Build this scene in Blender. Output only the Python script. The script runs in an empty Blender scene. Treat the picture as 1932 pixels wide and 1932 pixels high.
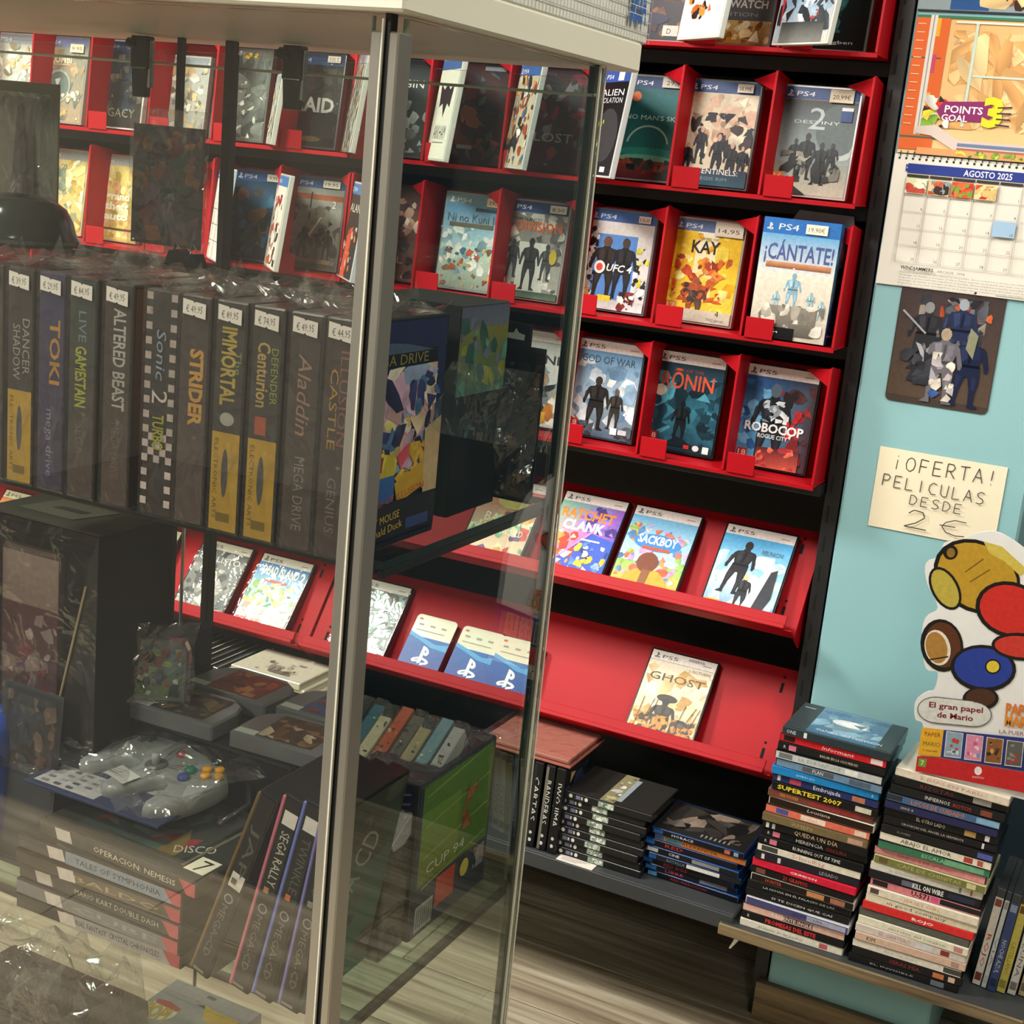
import bpy, bmesh, math, random
import numpy as np
from mathutils import Vector, Matrix

SC = bpy.context.scene
COL = SC.collection
H = 1.42                                   # camera height above the floor

# ------------------------------------------------------------------ camera
F = 2700.0                                 # focal length in pixels of the 1932 px frame
YAW, PIT, ROL = [math.radians(a) for a in (25.45, 13.74, -5.545)]
def _cam():
    cy, sy, cp, sp, ck, sk = math.cos(YAW), math.sin(YAW), math.cos(PIT), math.sin(PIT), math.cos(ROL), math.sin(ROL)
    fwd = Vector((-sy*cp, cy*cp, -sp)); right = Vector((cy, sy, 0)); down = fwd.cross(right)
    return ck*right+sk*down, -sk*right+ck*down, fwd
CR, CD, CF = _cam()
cam = bpy.data.cameras.new('camera'); cam.sensor_width = 36.0; cam.lens = F/1932*36; cam.clip_start = .02
co = bpy.data.objects.new('camera', cam); COL.objects.link(co)
co.matrix_world = Matrix(((CR.x, -CD.x, -CF.x, 0), (CR.y, -CD.y, -CF.y, 0), (CR.z, -CD.z, -CF.z, H), (0, 0, 0, 1)))
SC.camera = co
def ray(px, py): return CR*((px-966)/F)+CD*((py-966)/F)+CF
def PY(px, py, y): d = ray(px, py); d = d*(y/d.y); return Vector((d.x, d.y, d.z+H))
def PX(px, py, x): d = ray(px, py); d = d*(x/d.x); return Vector((d.x, d.y, d.z+H))
def PZ(px, py, z): d = ray(px, py); d = d*((z-H)/d.z); return Vector((d.x, d.y, d.z+H))

# ------------------------------------------------------------------ world, exposure
w = bpy.data.worlds.new('world'); SC.world = w; w.use_nodes = True
w.node_tree.nodes['Background'].inputs[0].default_value = (.9, .95, 1, 1)
w.node_tree.nodes['Background'].inputs[1].default_value = .0
SC.view_settings.view_transform = 'Standard'; SC.view_settings.look = 'None'
SC.view_settings.exposure = 0.35; SC.view_settings.gamma = 1.0; SC.view_settings.use_curve_mapping = False
SC.cycles.transparent_max_bounces = 28
SC.cycles.max_bounces = 8
SC.cycles.caustics_reflective = False; SC.cycles.caustics_refractive = False
CEIL = 2.75
LAMPS = [(-2.9, .9, 98), (-1.5, .35, 56), (.5, 1.3, 15), (-1.5, -1.5, 46), (1.0, -1.8, 14)]   # x, y, watts

# ------------------------------------------------------------------ colours and materials
def s2l(c): return c/12.92 if c <= .04045 else ((c+.055)/1.055)**2.4
def hx(h):
    if not isinstance(h, str): return h
    h = h.lstrip('#')
    if len(h) == 3: h = ''.join(c*2 for c in h)
    return tuple(s2l(int(h[i:i+2], 16)/255) for i in (0, 2, 4))
MAT = {}
def mat(name, color=None, rough=.5, metal=0., spec=.5, noise=0., nscale=40., bump=0., bscale=200., coat=0., emit=0.):
    m = bpy.data.materials.new(name); m.use_nodes = True; nt = m.node_tree; b = nt.nodes['Principled BSDF']
    b.inputs['Roughness'].default_value = rough; b.inputs['Metallic'].default_value = metal
    b.inputs['Specular IOR Level'].default_value = spec; b.inputs['Coat Weight'].default_value = coat
    if color is None:
        a = nt.nodes.new('ShaderNodeAttribute'); a.attribute_name = 'Col'; src = a.outputs['Color']
    else:
        a = nt.nodes.new('ShaderNodeRGB'); a.outputs[0].default_value = (*hx(color), 1); src = a.outputs[0]
    tc = nt.nodes.new('ShaderNodeTexCoord')
    if noise:
        n = nt.nodes.new('ShaderNodeTexNoise'); n.inputs['Scale'].default_value = nscale; n.inputs['Detail'].default_value = 4
        nt.links.new(tc.outputs['Object'], n.inputs['Vector'])
        mp = nt.nodes.new('ShaderNodeMapRange'); mp.inputs['To Min'].default_value = 1-noise; mp.inputs['To Max'].default_value = 1+noise
        nt.links.new(n.outputs['Fac'], mp.inputs['Value'])
        mx = nt.nodes.new('ShaderNodeMix'); mx.data_type = 'RGBA'; mx.blend_type = 'MULTIPLY'; mx.inputs[0].default_value = 1
        nt.links.new(src, mx.inputs[6]); nt.links.new(mp.outputs[0], mx.inputs[7]); src = mx.outputs[2]
    nt.links.new(src, b.inputs['Base Color'])
    if bump:
        n = nt.nodes.new('ShaderNodeTexNoise'); n.inputs['Scale'].default_value = bscale
        nt.links.new(tc.outputs['Object'], n.inputs['Vector'])
        bp = nt.nodes.new('ShaderNodeBump'); bp.inputs['Strength'].default_value = bump; bp.inputs['Distance'].default_value = .002
        nt.links.new(n.outputs['Fac'], bp.inputs['Height']); nt.links.new(bp.outputs[0], b.inputs['Normal'])
    if emit:
        nt.links.new(src, b.inputs['Emission Color']); b.inputs['Emission Strength'].default_value = emit
    MAT[name] = m; return m
mat('print', None, .34, spec=.28, noise=.26, nscale=150)
mat('card', None, .75, noise=.06, nscale=60)
mat('gloss', None, .16, noise=.05, nscale=60)
mat('red_metal', '#aa0918', .5, spec=.2, noise=.07, nscale=12, bump=.05, bscale=900)
mat('black_metal', '#1b1b1c', .45, noise=.2, nscale=15, bump=.05, bscale=700)
mat('black_slot', '#060606', .9, noise=.1)
mat('dark_shelf', '#3c4042', .5, noise=.2, nscale=25)
mat('aluminium', '#aaa69b', .34, metal=.75, noise=.08, nscale=8)
mat('chrome', '#c8c8c4', .12, metal=1., noise=.03)
mat('white_panel', '#dddccb', .45, noise=.03, nscale=6)
mat('blue_paint', '#8dbdc3', .62, noise=.035, nscale=5, bump=.05, bscale=300)
mat('shadow_blue', '#243743', .7, noise=.1, nscale=5)
mat('ceiling_paint', '#dad8d2', .9, noise=.02, nscale=3)
mat('wall_paint', '#9c9a94', .85, noise=.04, nscale=4)
mat('lamp_white', '#fff4e2', .5, noise=.01, emit=9.)
mat('lamp_frame', '#e8e8e4', .4, noise=.02)
mat('paper', None, .85, noise=.03, nscale=30)

def wood(name, c1, c2, c3, scale, rough, along='x'):
    m = bpy.data.materials.new(name); m.use_nodes = True; nt = m.node_tree; b = nt.nodes['Principled BSDF']
    tc = nt.nodes.new('ShaderNodeTexCoord'); mp = nt.nodes.new('ShaderNodeMapping')
    oi = nt.nodes.new('ShaderNodeObjectInfo'); ad = nt.nodes.new('ShaderNodeVectorMath'); ad.operation = 'ADD'
    ml = nt.nodes.new('ShaderNodeVectorMath'); ml.operation = 'SCALE'; ml.inputs[3].default_value = 7.0
    cb = nt.nodes.new('ShaderNodeCombineXYZ')
    for i in range(3): nt.links.new(oi.outputs['Random'], cb.inputs[i])
    nt.links.new(cb.outputs[0], ml.inputs[0]); nt.links.new(tc.outputs['Object'], ad.inputs[0]); nt.links.new(ml.outputs[0], ad.inputs[1])
    nt.links.new(ad.outputs[0], mp.inputs['Vector'])
    mp.inputs['Scale'].default_value = (scale*.055, scale, scale)
    n = nt.nodes.new('ShaderNodeTexNoise'); n.inputs['Scale'].default_value = 1.0; n.inputs['Detail'].default_value = 7; n.inputs['Distortion'].default_value = .7
    n.inputs['Roughness'].default_value = .62
    nt.links.new(mp.outputs[0], n.inputs['Vector'])
    cr = nt.nodes.new('ShaderNodeValToRGB'); e = cr.color_ramp.elements
    e[0].position = .32; e[0].color = (*hx(c1), 1); e[1].position = .68; e[1].color = (*hx(c3), 1)
    k = e.new(.5); k.color = (*hx(c2), 1)
    nt.links.new(n.outputs['Fac'], cr.inputs['Fac'])
    br = nt.nodes.new('ShaderNodeMapRange'); br.inputs['To Min'].default_value = .8; br.inputs['To Max'].default_value = 1.15
    nt.links.new(oi.outputs['Random'], br.inputs['Value'])
    mx = nt.nodes.new('ShaderNodeMix'); mx.data_type = 'RGBA'; mx.blend_type = 'MULTIPLY'; mx.inputs[0].default_value = 1
    nt.links.new(cr.outputs[0], mx.inputs[6]); nt.links.new(br.outputs[0], mx.inputs[7])
    nt.links.new(mx.outputs[2], b.inputs['Base Color'])
    b.inputs['Roughness'].default_value = rough
    bp = nt.nodes.new('ShaderNodeBump'); bp.inputs['Strength'].default_value = .25; bp.inputs['Distance'].default_value = .001
    nt.links.new(n.outputs['Fac'], bp.inputs['Height']); nt.links.new(bp.outputs[0], b.inputs['Normal'])
    MAT[name] = m
wood('floor_wood', '#6b5e4c', '#a3967f', '#cdc4ae', 26, .5)
wood('shelf_wood', '#4a3d2c', '#76664c', '#93805f', 60, .6)

def film(name, tint, base_fac, rough, bump, bscale, ior=1.45, veil=0., veilcol=(.8, .8, .8)):
    """clear sheet: transparent, mirrored by Fresnel, optionally a little milky"""
    m = bpy.data.materials.new(name); m.use_nodes = True; nt = m.node_tree
    for n in list(nt.nodes):
        if n.type == 'BSDF_PRINCIPLED': nt.nodes.remove(n)
    out = nt.nodes['Material Output']
    t = nt.nodes.new('ShaderNodeBsdfTransparent'); t.inputs[0].default_value = (*tint, 1)
    g = nt.nodes.new('ShaderNodeBsdfGlossy'); g.inputs['Roughness'].default_value = rough
    fr = nt.nodes.new('ShaderNodeFresnel'); ge = nt.nodes.new('ShaderNodeNewGeometry'); mr = nt.nodes.new('ShaderNodeMapRange')
    mr.inputs['To Min'].default_value = ior; mr.inputs['To Max'].default_value = 1/ior          # same mirror strength on both faces of the sheet
    nt.links.new(ge.outputs['Backfacing'], mr.inputs['Value']); nt.links.new(mr.outputs[0], fr.inputs[0])
    if bump:
        tc = nt.nodes.new('ShaderNodeTexCoord')
        nz = nt.nodes.new('ShaderNodeTexNoise'); nz.inputs['Scale'].default_value = bscale; nz.inputs['Detail'].default_value = 3; nz.inputs['Distortion'].default_value = .6
        bp = nt.nodes.new('ShaderNodeBump'); bp.inputs['Strength'].default_value = bump; bp.inputs['Distance'].default_value = .01
        nt.links.new(tc.outputs['Object'], nz.inputs['Vector'])
        nt.links.new(nz.outputs['Fac'], bp.inputs['Height']); nt.links.new(bp.outputs[0], g.inputs['Normal']); nt.links.new(bp.outputs[0], fr.inputs['Normal'])
    ad = nt.nodes.new('ShaderNodeMath'); ad.operation = 'ADD'; ad.inputs[1].default_value = base_fac; ad.use_clamp = True
    nt.links.new(fr.outputs[0], ad.inputs[0])
    mx = nt.nodes.new('ShaderNodeMixShader'); nt.links.new(ad.outputs[0], mx.inputs[0])
    src = t.outputs[0]
    if veil:
        d = nt.nodes.new('ShaderNodeBsdfDiffuse'); d.inputs[0].default_value = (*veilcol, 1)
        m2 = nt.nodes.new('ShaderNodeMixShader'); m2.inputs[0].default_value = veil
        nt.links.new(t.outputs[0], m2.inputs[1]); nt.links.new(d.outputs[0], m2.inputs[2]); src = m2.outputs[0]
    nt.links.new(src, mx.inputs[1]); nt.links.new(g.outputs[0], mx.inputs[2]); nt.links.new(mx.outputs[0], out.inputs[0])
    MAT[name] = m
film('glass', (.93, .96, .94), .0, .0, 0, 0)
film('front_glass', (.955, .955, .93), .01, .0, 0, 0, veil=.009, veilcol=(.7, .66, .58))  # brownish veil paints the hazy reflection on the front pane
film('shelf_glass', (.80, .88, .84), .02, .02, 0, 0)
film('wrap', (.985, .985, .98), .015, .08, .8, 22, veil=.006)
film('sleeve', (.975, .98, .97), .08, .10, 1., 26, veil=.025)
mat('glass_edge', '#aeb8a6', .2, noise=.1, nscale=30)
mat('glass_edge_dark', '#26322e', .2, noise=.1, nscale=30)

# ------------------------------------------------------------------ mesh builder
class MB:
    def __init__(s): s.v = []; s.f = []; s.c = []
    def poly(s, pts, col):
        n = len(s.v); s.v += [tuple(p) for p in pts]; s.f.append(tuple(range(n, n+len(pts))))
        s.c.append(hx(col) if not isinstance(col, list) else [hx(k) for k in col])
    def box(s, x0, x1, y0, y1, z0, z1, col='888888'):
        p = [(x0,y0,z0),(x1,y0,z0),(x1,y1,z0),(x0,y1,z0),(x0,y0,z1),(x1,y0,z1),(x1,y1,z1),(x0,y1,z1)]
        n = len(s.v); s.v += p; c = hx(col)
        for q in ((0,3,2,1),(4,5,6,7),(0,1,5,4),(1,2,6,5),(2,3,7,6),(3,0,4,7)): s.f.append(tuple(n+i for i in q)); s.c.append(c)
        return s
    def hexa(s, p, col='888888'):
        n = len(s.v); s.v += [tuple(q) for q in p]; c = hx(col)
        for q in ((0,3,2,1),(4,5,6,7),(0,1,5,4),(1,2,6,5),(2,3,7,6),(3,0,4,7)): s.f.append(tuple(n+i for i in q)); s.c.append(c)
        return s
    def prism(s, pts, axis, a, b, col='888888'):
        """pts 2D outline (counter-clockwise), extruded along axis from a to b"""
        def P(u, v, t): return {'x': (t, u, v), 'y': (u, t, v), 'z': (u, v, t)}[axis]
        n = len(pts); k = len(s.v); c = hx(col)
        s.v += [P(u, v, a) for u, v in pts]+[P(u, v, b) for u, v in pts]
        s.f.append(tuple(k+i for i in range(n))[::-1]); s.f.append(tuple(k+n+i for i in range(n))); s.c += [c, c]
        for i in range(n):
            j = (i+1) % n; s.f.append((k+i, k+j, k+n+j, k+n+i)); s.c.append(c)
        return s
    def tube(s, path, r, col='888888', n=10, cap=True):
        path = [Vector(p) for p in path]; rs = r if isinstance(r, (list, tuple)) else [r]*len(path); k0 = len(s.v); c = hx(col)
        up = Vector((0, 0, 1)); prev = None
        for i, p in enumerate(path):
            d = (path[min(i+1, len(path)-1)]-path[max(i-1, 0)]).normalized()
            a = d.cross(up if abs(d.z) < .95 else Vector((1, 0, 0))).normalized() if prev is None else (prev-d*prev.dot(d)).normalized()
            prev = a; b = d.cross(a)
            for j in range(n):
                t = 2*math.pi*j/n; s.v.append(tuple(p+(a*math.cos(t)+b*math.sin(t))*rs[i]))
        for i in range(len(path)-1):
            for j in range(n):
                q = (j+1) % n; s.f.append((k0+i*n+j, k0+i*n+q, k0+(i+1)*n+q, k0+(i+1)*n+j)); s.c.append(c)
        if cap:
            s.f.append(tuple(k0+j for j in range(n))[::-1]); s.f.append(tuple(k0+(len(path)-1)*n+j for j in range(n))); s.c += [c, c]
        return s
    def lathe(s, prof, col='888888', n=20, c0=(0, 0, 0)):
        k0 = len(s.v); c = hx(col)
        for r, z in prof:
            for j in range(n):
                t = 2*math.pi*j/n; s.v.append((c0[0]+r*math.cos(t), c0[1]+r*math.sin(t), c0[2]+z))
        for i in range(len(prof)-1):
            for j in range(n):
                q = (j+1) % n; s.f.append((k0+i*n+j, k0+i*n+q, k0+(i+1)*n+q, k0+(i+1)*n+j)); s.c.append(c)
        s.f.append(tuple(k0+j for j in range(n))[::-1]); s.f.append(tuple(k0+(len(prof)-1)*n+j for j in range(n))); s.c += [c, c]
        return s
    def mesh(s, name, material, bevel=0, smooth=False, seg=1):
        me = bpy.data.meshes.new(name); me.from_pydata(s.v, [], s.f)
        a = me.color_attributes.new('Col', 'FLOAT_COLOR', 'CORNER'); buf = []
        for f, c in zip(s.f, s.c):
            if isinstance(c, list):
                for k in c: buf += [*k, 1]
            else: buf += [*c, 1]*len(f)
        a.data.foreach_set('color', buf)
        if bevel:
            bm = bmesh.new(); bm.from_mesh(me)
            bmesh.ops.bevel(bm, geom=list(bm.edges), offset=bevel, segments=seg, affect='EDGES', profile=.6, clamp_overlap=True)
            bm.to_mesh(me); bm.free()
        for m in (material if isinstance(material, list) else [material]): me.materials.append(MAT[m])
        if smooth: me.polygons.foreach_set('use_smooth', [True]*len(me.polygons))
        me.update(); return me
    def build(s, name, material, parent=None, loc=None, M=None, **k):
        return link(name, s.mesh(name, material, **k), parent, loc, M)
def link(name, me, parent=None, loc=None, M=None):
    o = bpy.data.objects.new(name, me); COL.objects.link(o)
    if parent is not None: o.parent = parent
    if M is not None: o.matrix_local = M
    elif loc is not None: o.location = loc
    return o
def tag(o, label=None, cat=None, group=None, kind=None):
    if label: o['label'] = label
    if cat: o['category'] = cat
    if group: o['group'] = group
    if kind: o['kind'] = kind
    return o
def thing(name, label, cat, loc=(0, 0, 0), M=None, group=None):
    o = bpy.data.objects.new(name, None); COL.objects.link(o); o.empty_display_size = .02
    if M is not None: o.matrix_world = M
    else: o.location = loc
    return tag(o, label, cat, group)
def struct(o): o['kind'] = 'structure'; return o
def pose(loc, yaw=0., lean=0., roll=0.):
    """yaw about Z, lean: top goes back (+Y), roll: turn about local Y"""
    return Matrix.Translation(loc) @ Matrix.Rotation(yaw, 4, 'Z') @ Matrix.Rotation(-lean, 4, 'X') @ Matrix.Rotation(roll, 4, 'Y')
RAD = math.radians

# ------------------------------------------------------------------ lettering
_TX = {}
def glyphs(body, res=2, bold=0.):
    key = (body, res, bold)
    if key not in _TX:
        cu = bpy.data.curves.new('t', 'FONT'); cu.body = body; cu.resolution_u = res; cu.size = 1.0; cu.offset = bold
        ob = bpy.data.objects.new('t', cu); me = ob.to_mesh()
        vs = [(v.co.x, v.co.y) for v in me.vertices]; fs = [tuple(p.vertices) for p in me.polygons]
        ob.to_mesh_clear(); bpy.data.objects.remove(ob); bpy.data.curves.remove(cu)
        if not vs: vs = [(0, 0), (.01, 0), (0, .01)]; fs = [(0, 1, 2)]
        x0 = min(v[0] for v in vs); x1 = max(v[0] for v in vs)
        _TX[key] = ([((x-x0)/(x1-x0), y/.69) for x, y in vs], fs, (x1-x0)/.69)
    return _TX[key]
STROKE = {'O': [[(.5,1),(.15,.85),(0,.5),(.12,.15),(.5,0),(.88,.2),(1,.55),(.85,.88),(.5,1)]], 'F': [[(.05,0),(.12,1),(.95,.95)],[(.1,.5),(.8,.5)]],
 'E': [[(.95,1),(.1,1),(.05,0),(.95,.02)],[(.08,.52),(.8,.52)]], 'R': [[(.05,0),(.1,1),(.7,.98),(.9,.75),(.65,.5),(.1,.48)],[(.4,.48),(.95,0)]],
 'T': [[(0,.95),(1,1)],[(.5,.97),(.48,0)]], 'A': [[(0,0),(.5,1),(1,0)],[(.2,.38),(.82,.36)]], '!': [[(.5,1),(.45,.3)],[(.44,.06),(.46,.0)]],
 '~': [[(.5,.7),(.45,0)],[(.5,1),(.52,.94)]], 'P': [[(.05,0),(.1,1),(.75,.97),(.95,.75),(.7,.5),(.1,.46)]], 'L': [[(.1,1),(.05,0),(.95,.03)]], 'I': [[(.5,1),(.48,0)]],
 'C': [[(.95,.9),(.5,1),(.1,.75),(.05,.35),(.4,.02),(.95,.06)]], 'U': [[(.05,1),(.08,.2),(.4,0),(.85,.05),(.95,1)]], 'S': [[(.95,.92),(.5,1),(.1,.8),(.3,.55),(.8,.42),(.9,.15),(.5,0),(.05,.06)]],
 'D': [[(.08,1),(.05,0),(.6,.05),(.95,.4),(.85,.8),(.5,1),(.08,1)]], '2': [[(.12,.78),(.35,1),(.75,.95),(.85,.65),(.5,.3),(0,.02),(1,.0)]],
 '$': [[(.95,.95),(.5,.98),(.15,.75),(.02,.45),(.2,.12),(.6,0),(.95,.06)],[(-.08,.52),(.55,.55)]]}

EPS = .00004
class Art:
    """flat print in the XZ plane, facing -Y; (u, v) run right and down from the top-left corner"""
    def __init__(s, w, h, seed=0): s.w = w; s.h = h; s.mb = MB(); s.k = 0; s.r = random.Random(seed)
    def P(s, u, v): return (-s.w/2+u*s.w, -EPS*s.k, s.h-v*s.h)
    def poly(s, pts, c, clip=True):
        s.k += 1
        if clip: pts = [(min(1, max(0, u)), min(1, max(0, v))) for u, v in pts]
        ar = sum(pts[i][0]*pts[(i+1) % len(pts)][1]-pts[(i+1) % len(pts)][0]*pts[i][1] for i in range(len(pts)))
        if ar > 0:
            pts = pts[::-1]
            if isinstance(c, list): c = c[::-1]
        s.mb.poly([s.P(u, v) for u, v in pts], c); return s
    def rect(s, u0, v0, u1, v1, c): return s.poly([(u0, v0), (u1, v0), (u1, v1), (u0, v1)], c)
    def grad(s, u0, v0, u1, v1, ct, cb, cl=None, cr2=None): return s.poly([(u0, v0), (u1, v0), (u1, v1), (u0, v1)], [ct, cl or ct, cr2 or cb, cb])
    def ell(s, cu, cv, ru, rv, c, n=14, a0=0., clip=True):
        return s.poly([(cu+ru*math.cos(a0+2*math.pi*i/n), cv+rv*math.sin(a0+2*math.pi*i/n)) for i in range(n)], c, clip)
    def line(s, u0, v0, u1, v1, t, c):
        dx, dy = (u1-u0)*s.w, (v1-v0)*s.h; L = math.hypot(dx, dy) or 1e-9; nx, ny = -dy/L*t/2/s.w, dx/L*t/2/s.h
        return s.poly([(u0+nx, v0+ny), (u1+nx, v1+ny), (u1-nx, v1-ny), (u0-nx, v0-ny)], c)
    def path(s, pts, t, c):
        for a, b in zip(pts, pts[1:]): s.line(*a, *b, t, c)
        return s
    def ring(s, cu, cv, ru, rv, t, c, n=20, a0=0., a1=2*math.pi):
        pts = [(cu+ru*math.cos(a0+(a1-a0)*i/n), cv+rv*math.sin(a0+(a1-a0)*i/n)) for i in range(n+1)]
        return s.path(pts, t, c)
    def text(s, body, u, v, size, c, width=None, al='l', shear=0., rot=0., bold=0., res=2):
        """baseline at v; size = cap height / h; width = total width / w"""
        s.k += 1; vs, fs, asp = glyphs(body, res, bold); hh = size*s.h; ww = width*s.w if width else hh*asp*.92
        off = {'l': 0, 'c': -.5, 'r': -1}[al]; ca, sa = math.cos(rot), math.sin(rot); n = len(s.mb.v); c = hx(c)
        ox, _, oz = s.P(u, v)
        for x, y in vs:
            X = (x+off)*ww+y*hh*shear; Z = y*hh
            s.mb.v.append((ox+X*ca-Z*sa, -EPS*s.k, oz+X*sa+Z*ca))
        for f in fs: s.mb.f.append(tuple(n+i for i in f)); s.mb.c.append(c)
        return s
    def hand(s, body, u, v, size, c, adv, t, skew=0.):
        """handwriting from pen strokes"""
        for i, ch in enumerate(body):
            for st in STROKE.get(ch, []):
                s.path([(u+adv*i+x*adv*.68, v+skew*i-y*size) for x, y in st], t, c)
        return s
    def blobs(s, pal, n, u0, v0, u1, v1, size=.12, el=1.6, tri=.3):
        r = s.r; n = int(n*1.8); size *= .74
        for _ in range(n):
            cu, cv = r.uniform(u0, u1), r.uniform(v0, v1); z = size*r.uniform(.4, 1.3); c = r.choice(pal); m = r.choice((3, 4)) if r.random() < tri else r.choice((7, 9))
            a0 = r.uniform(0, 6.28); e = r.uniform(1/el, el); th = r.uniform(0, 3.14); pts = []
            for i in range(m):
                a = a0+6.283*i/m; k = z*r.uniform(.6, 1.2); x, y = k*math.cos(a)*e, k*math.sin(a)
                pts.append((min(u1, max(u0, cu+x*math.cos(th)-y*math.sin(th))), min(v1, max(v0, cv+(x*math.sin(th)+y*math.cos(th))*s.w/s.h))))
            k0 = hx(c); s.poly(pts, [tuple(min(1, q*f) for q in k0) for f in [r.uniform(.62, 1.35) for _ in pts]]); s.k -= .7
        return s
    def fig(s, cu, vb, hh, c, c2=None, wide=1., lean=0.):
        """plain standing figure silhouette"""
        q = hh*s.h/s.w*wide; T = lambda x, y: (cu+x*q+lean*(1-y)*q, vb-hh*(1-y))
        s.poly([T(*p) for p in ((-.035,.15),(.035,.15),(.05,.185),(.125,.205),(.155,.25),(.175,.36),(.2,.47),(.185,.53),(.16,.52),(.15,.46),(.125,.34),(.105,.42),(.12,.52),(.125,.66),(.105,.8),(.1,.94),(.15,.985),(.145,1),(.05,1),(.05,.93),(.045,.78),(.01,.6),(-.02,.6),(-.06,.78),(-.075,.93),(-.07,1),(-.165,1),(-.165,.985),(-.12,.94),(-.12,.8),(-.125,.66),(-.115,.52),(-.1,.42),(-.12,.34),(-.155,.46),(-.165,.53),(-.195,.53),(-.205,.47),(-.175,.36),(-.15,.25),(-.12,.205),(-.05,.185))], c)
        s.ell(*T(0, .085), .055*q, .085*hh, c2 or c, 10)
        k = hx(c); L = lambda f: tuple(min(1, v*f+.006*(f-1)) for v in k)
        for pts, f in (([(-.1,.22),(-.03,.2),(-.02,.36),(-.07,.42)], 1.7), ([(.03,.21),(.1,.23),(.09,.36),(.03,.38)], 1.3), ([(-.1,.58),(-.05,.6),(-.085,.78),(-.105,.76)], 1.5), ([(.05,.6),(.1,.6),(.095,.78),(.06,.76)], 1.4), ([(-.105,.44),(.11,.44),(.115,.475),(-.11,.475)], .4), ([(-.175,.3),(-.15,.28),(-.165,.44),(-.19,.44)], 1.9), ([(.0,.22),(.02,.22),(.015,.42),(-.01,.42)], .55)):
            s.poly([T(*p) for p in pts], L(f))
        return s
    def build(s, name, parent, M=None, loc=None, material='print'):
        o = s.mb.build(name, material, parent, loc, M)
        for st in getattr(s, 'stk', []): st.mb.build('price_sticker', 'paper', o)
        return o
    def sub(s):
        """a sticker on top of this print, kept as a mesh of its own"""
        t = Art(s.w, s.h); t.k = s.k+6; s.stk = getattr(s, 'stk', [])+[t]; return t

def emblem(a, u, v, sc, c):
    """slanted initial standing on a curved stroke, the console maker's mark; sc = half width in u"""
    k = a.w/a.h; T = lambda p: (u+(p[0]-.5)*2*sc, v-(p[1]-.45)*2*sc*k*1.05)
    for pts in ([(.38,.03),(.38,.97),(.56,.92),(.56,.1)], [(.55,.92),(.72,.82),(.81,.66),(.77,.53),(.66,.48),(.55,.54),(.55,.66),(.62,.63),(.65,.7),(.6,.77),(.55,.8)],
                [(.37,.38),(.08,.27),(.01,.16),(.12,.07),(.37,.13),(.37,.24),(.22,.18),(.18,.21),(.37,.28)], [(.57,.38),(.85,.31),(.99,.2),(.92,.09),(.57,-.02),(.57,.1),(.78,.16),(.8,.21),(.57,.27)]):
        a.poly([T(p) for p in pts], c)
def ps4(a, c='#2f4d85', ink='#e6eaf0', h=.112):
    a.rect(0, 0, 1, h, c); emblem(a, .09, h*.56, .045, ink); a.text('PS4', .17, h*.74, .042, ink, .24, shear=.12)
def ps5(a, c='#e9dcd8', ink='#3a3a3e', h=.108):
    a.rect(0, 0, 1, h, c); emblem(a, .09, h*.56, .045, ink); a.text('PS5', .17, h*.74, .04, ink, .24, shear=.1)
    a.rect(.8, h*.5, .93, h*.62, '#b89a9a')
def sticker(a, u0, v0, u1, v1, s='9,95 €', c='#e8e2d2', ink='#4a3a34'):
    a = a.sub(); a.k += 50
    a.rect(u0, v0, u1, v1, c); a.text(s, (u0+u1)/2, v1-(v1-v0)*.25, min((v1-v0)*.45, .04), ink, (u1-u0)*.75, 'c')
def age(a, s, u=.03, v=.86, c='#d6453a', w=.14, h=.085):
    a.rect(u, v, u+w, v+h, c); a.text(s, u+w/2, v+h*.8, h*.6, '#fff0e8', w*.75, 'c')

# ================================================================== the room
YB = 2.66                                                              # wall behind the shelving
struct(MB().box(-4.2, 2.4, -3.2, 2.9, -.06, -.012).build('floor', 'dark_shelf'))
FL = bpy.data.objects['floor']
rp = random.Random(5); PW, PL = .185, 1.25; pm = {}
row = 0; yy = -.35
while yy < YB-.01:                                                      # floor planks, one object each
    y1 = min(yy+PW, YB); off = {10: .0}.get(row, rp.uniform(0, PL)); x = -3.3-off
    if row == 9: x = -.62-PL*2
    while x < 1.6:
        key = round(y1-yy, 4)
        if key not in pm:
            pm[key] = MB().box(0, PL-.003, 0, key-.003, -.012, 0).mesh('plank', 'floor_wood', bevel=.0012)
        if x+PL > -3.2 and x < 1.4: link('plank', pm[key], FL, (x, yy, 0))
        x += PL
    yy += PW; row += 1
struct(MB().box(-4.2, 2.4, YB, YB+.1, -.01, CEIL).build('wall_back', 'wall_paint'))
struct(MB().box(-4.3, -4.2, -3.2, 2.9, -.01, CEIL).build('wall_left', 'wall_paint'))
struct(MB().box(2.4, 2.5, -3.2, 2.9, -.01, CEIL).build('wall_right', 'wall_paint'))
struct(MB().box(-4.2, 2.4, -3.3, -3.2, -.01, CEIL).build('wall_front', 'wall_paint'))
struct(MB().box(-4.3, 2.5, -3.3, 2.9, CEIL, CEIL+.06).build('ceiling', 'ceiling_paint'))
CX0, CX1, CY = -.494, -.218, 2.26                                       # blue pillar beside the shelving
struct(MB().box(CX0, CX1, CY, YB+.002, -.01, CEIL-.001).build('wall_pillar', 'blue_paint', bevel=.004))
sk = struct(MB().box(CX0-.016, CX1+.002, CY-.014, CY-.0005, 0, .072).box(CX0-.016, CX0-.001, CY-.0005, YB, 0, .072).build('baseboard_pillar', 'shelf_wood'))
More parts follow.
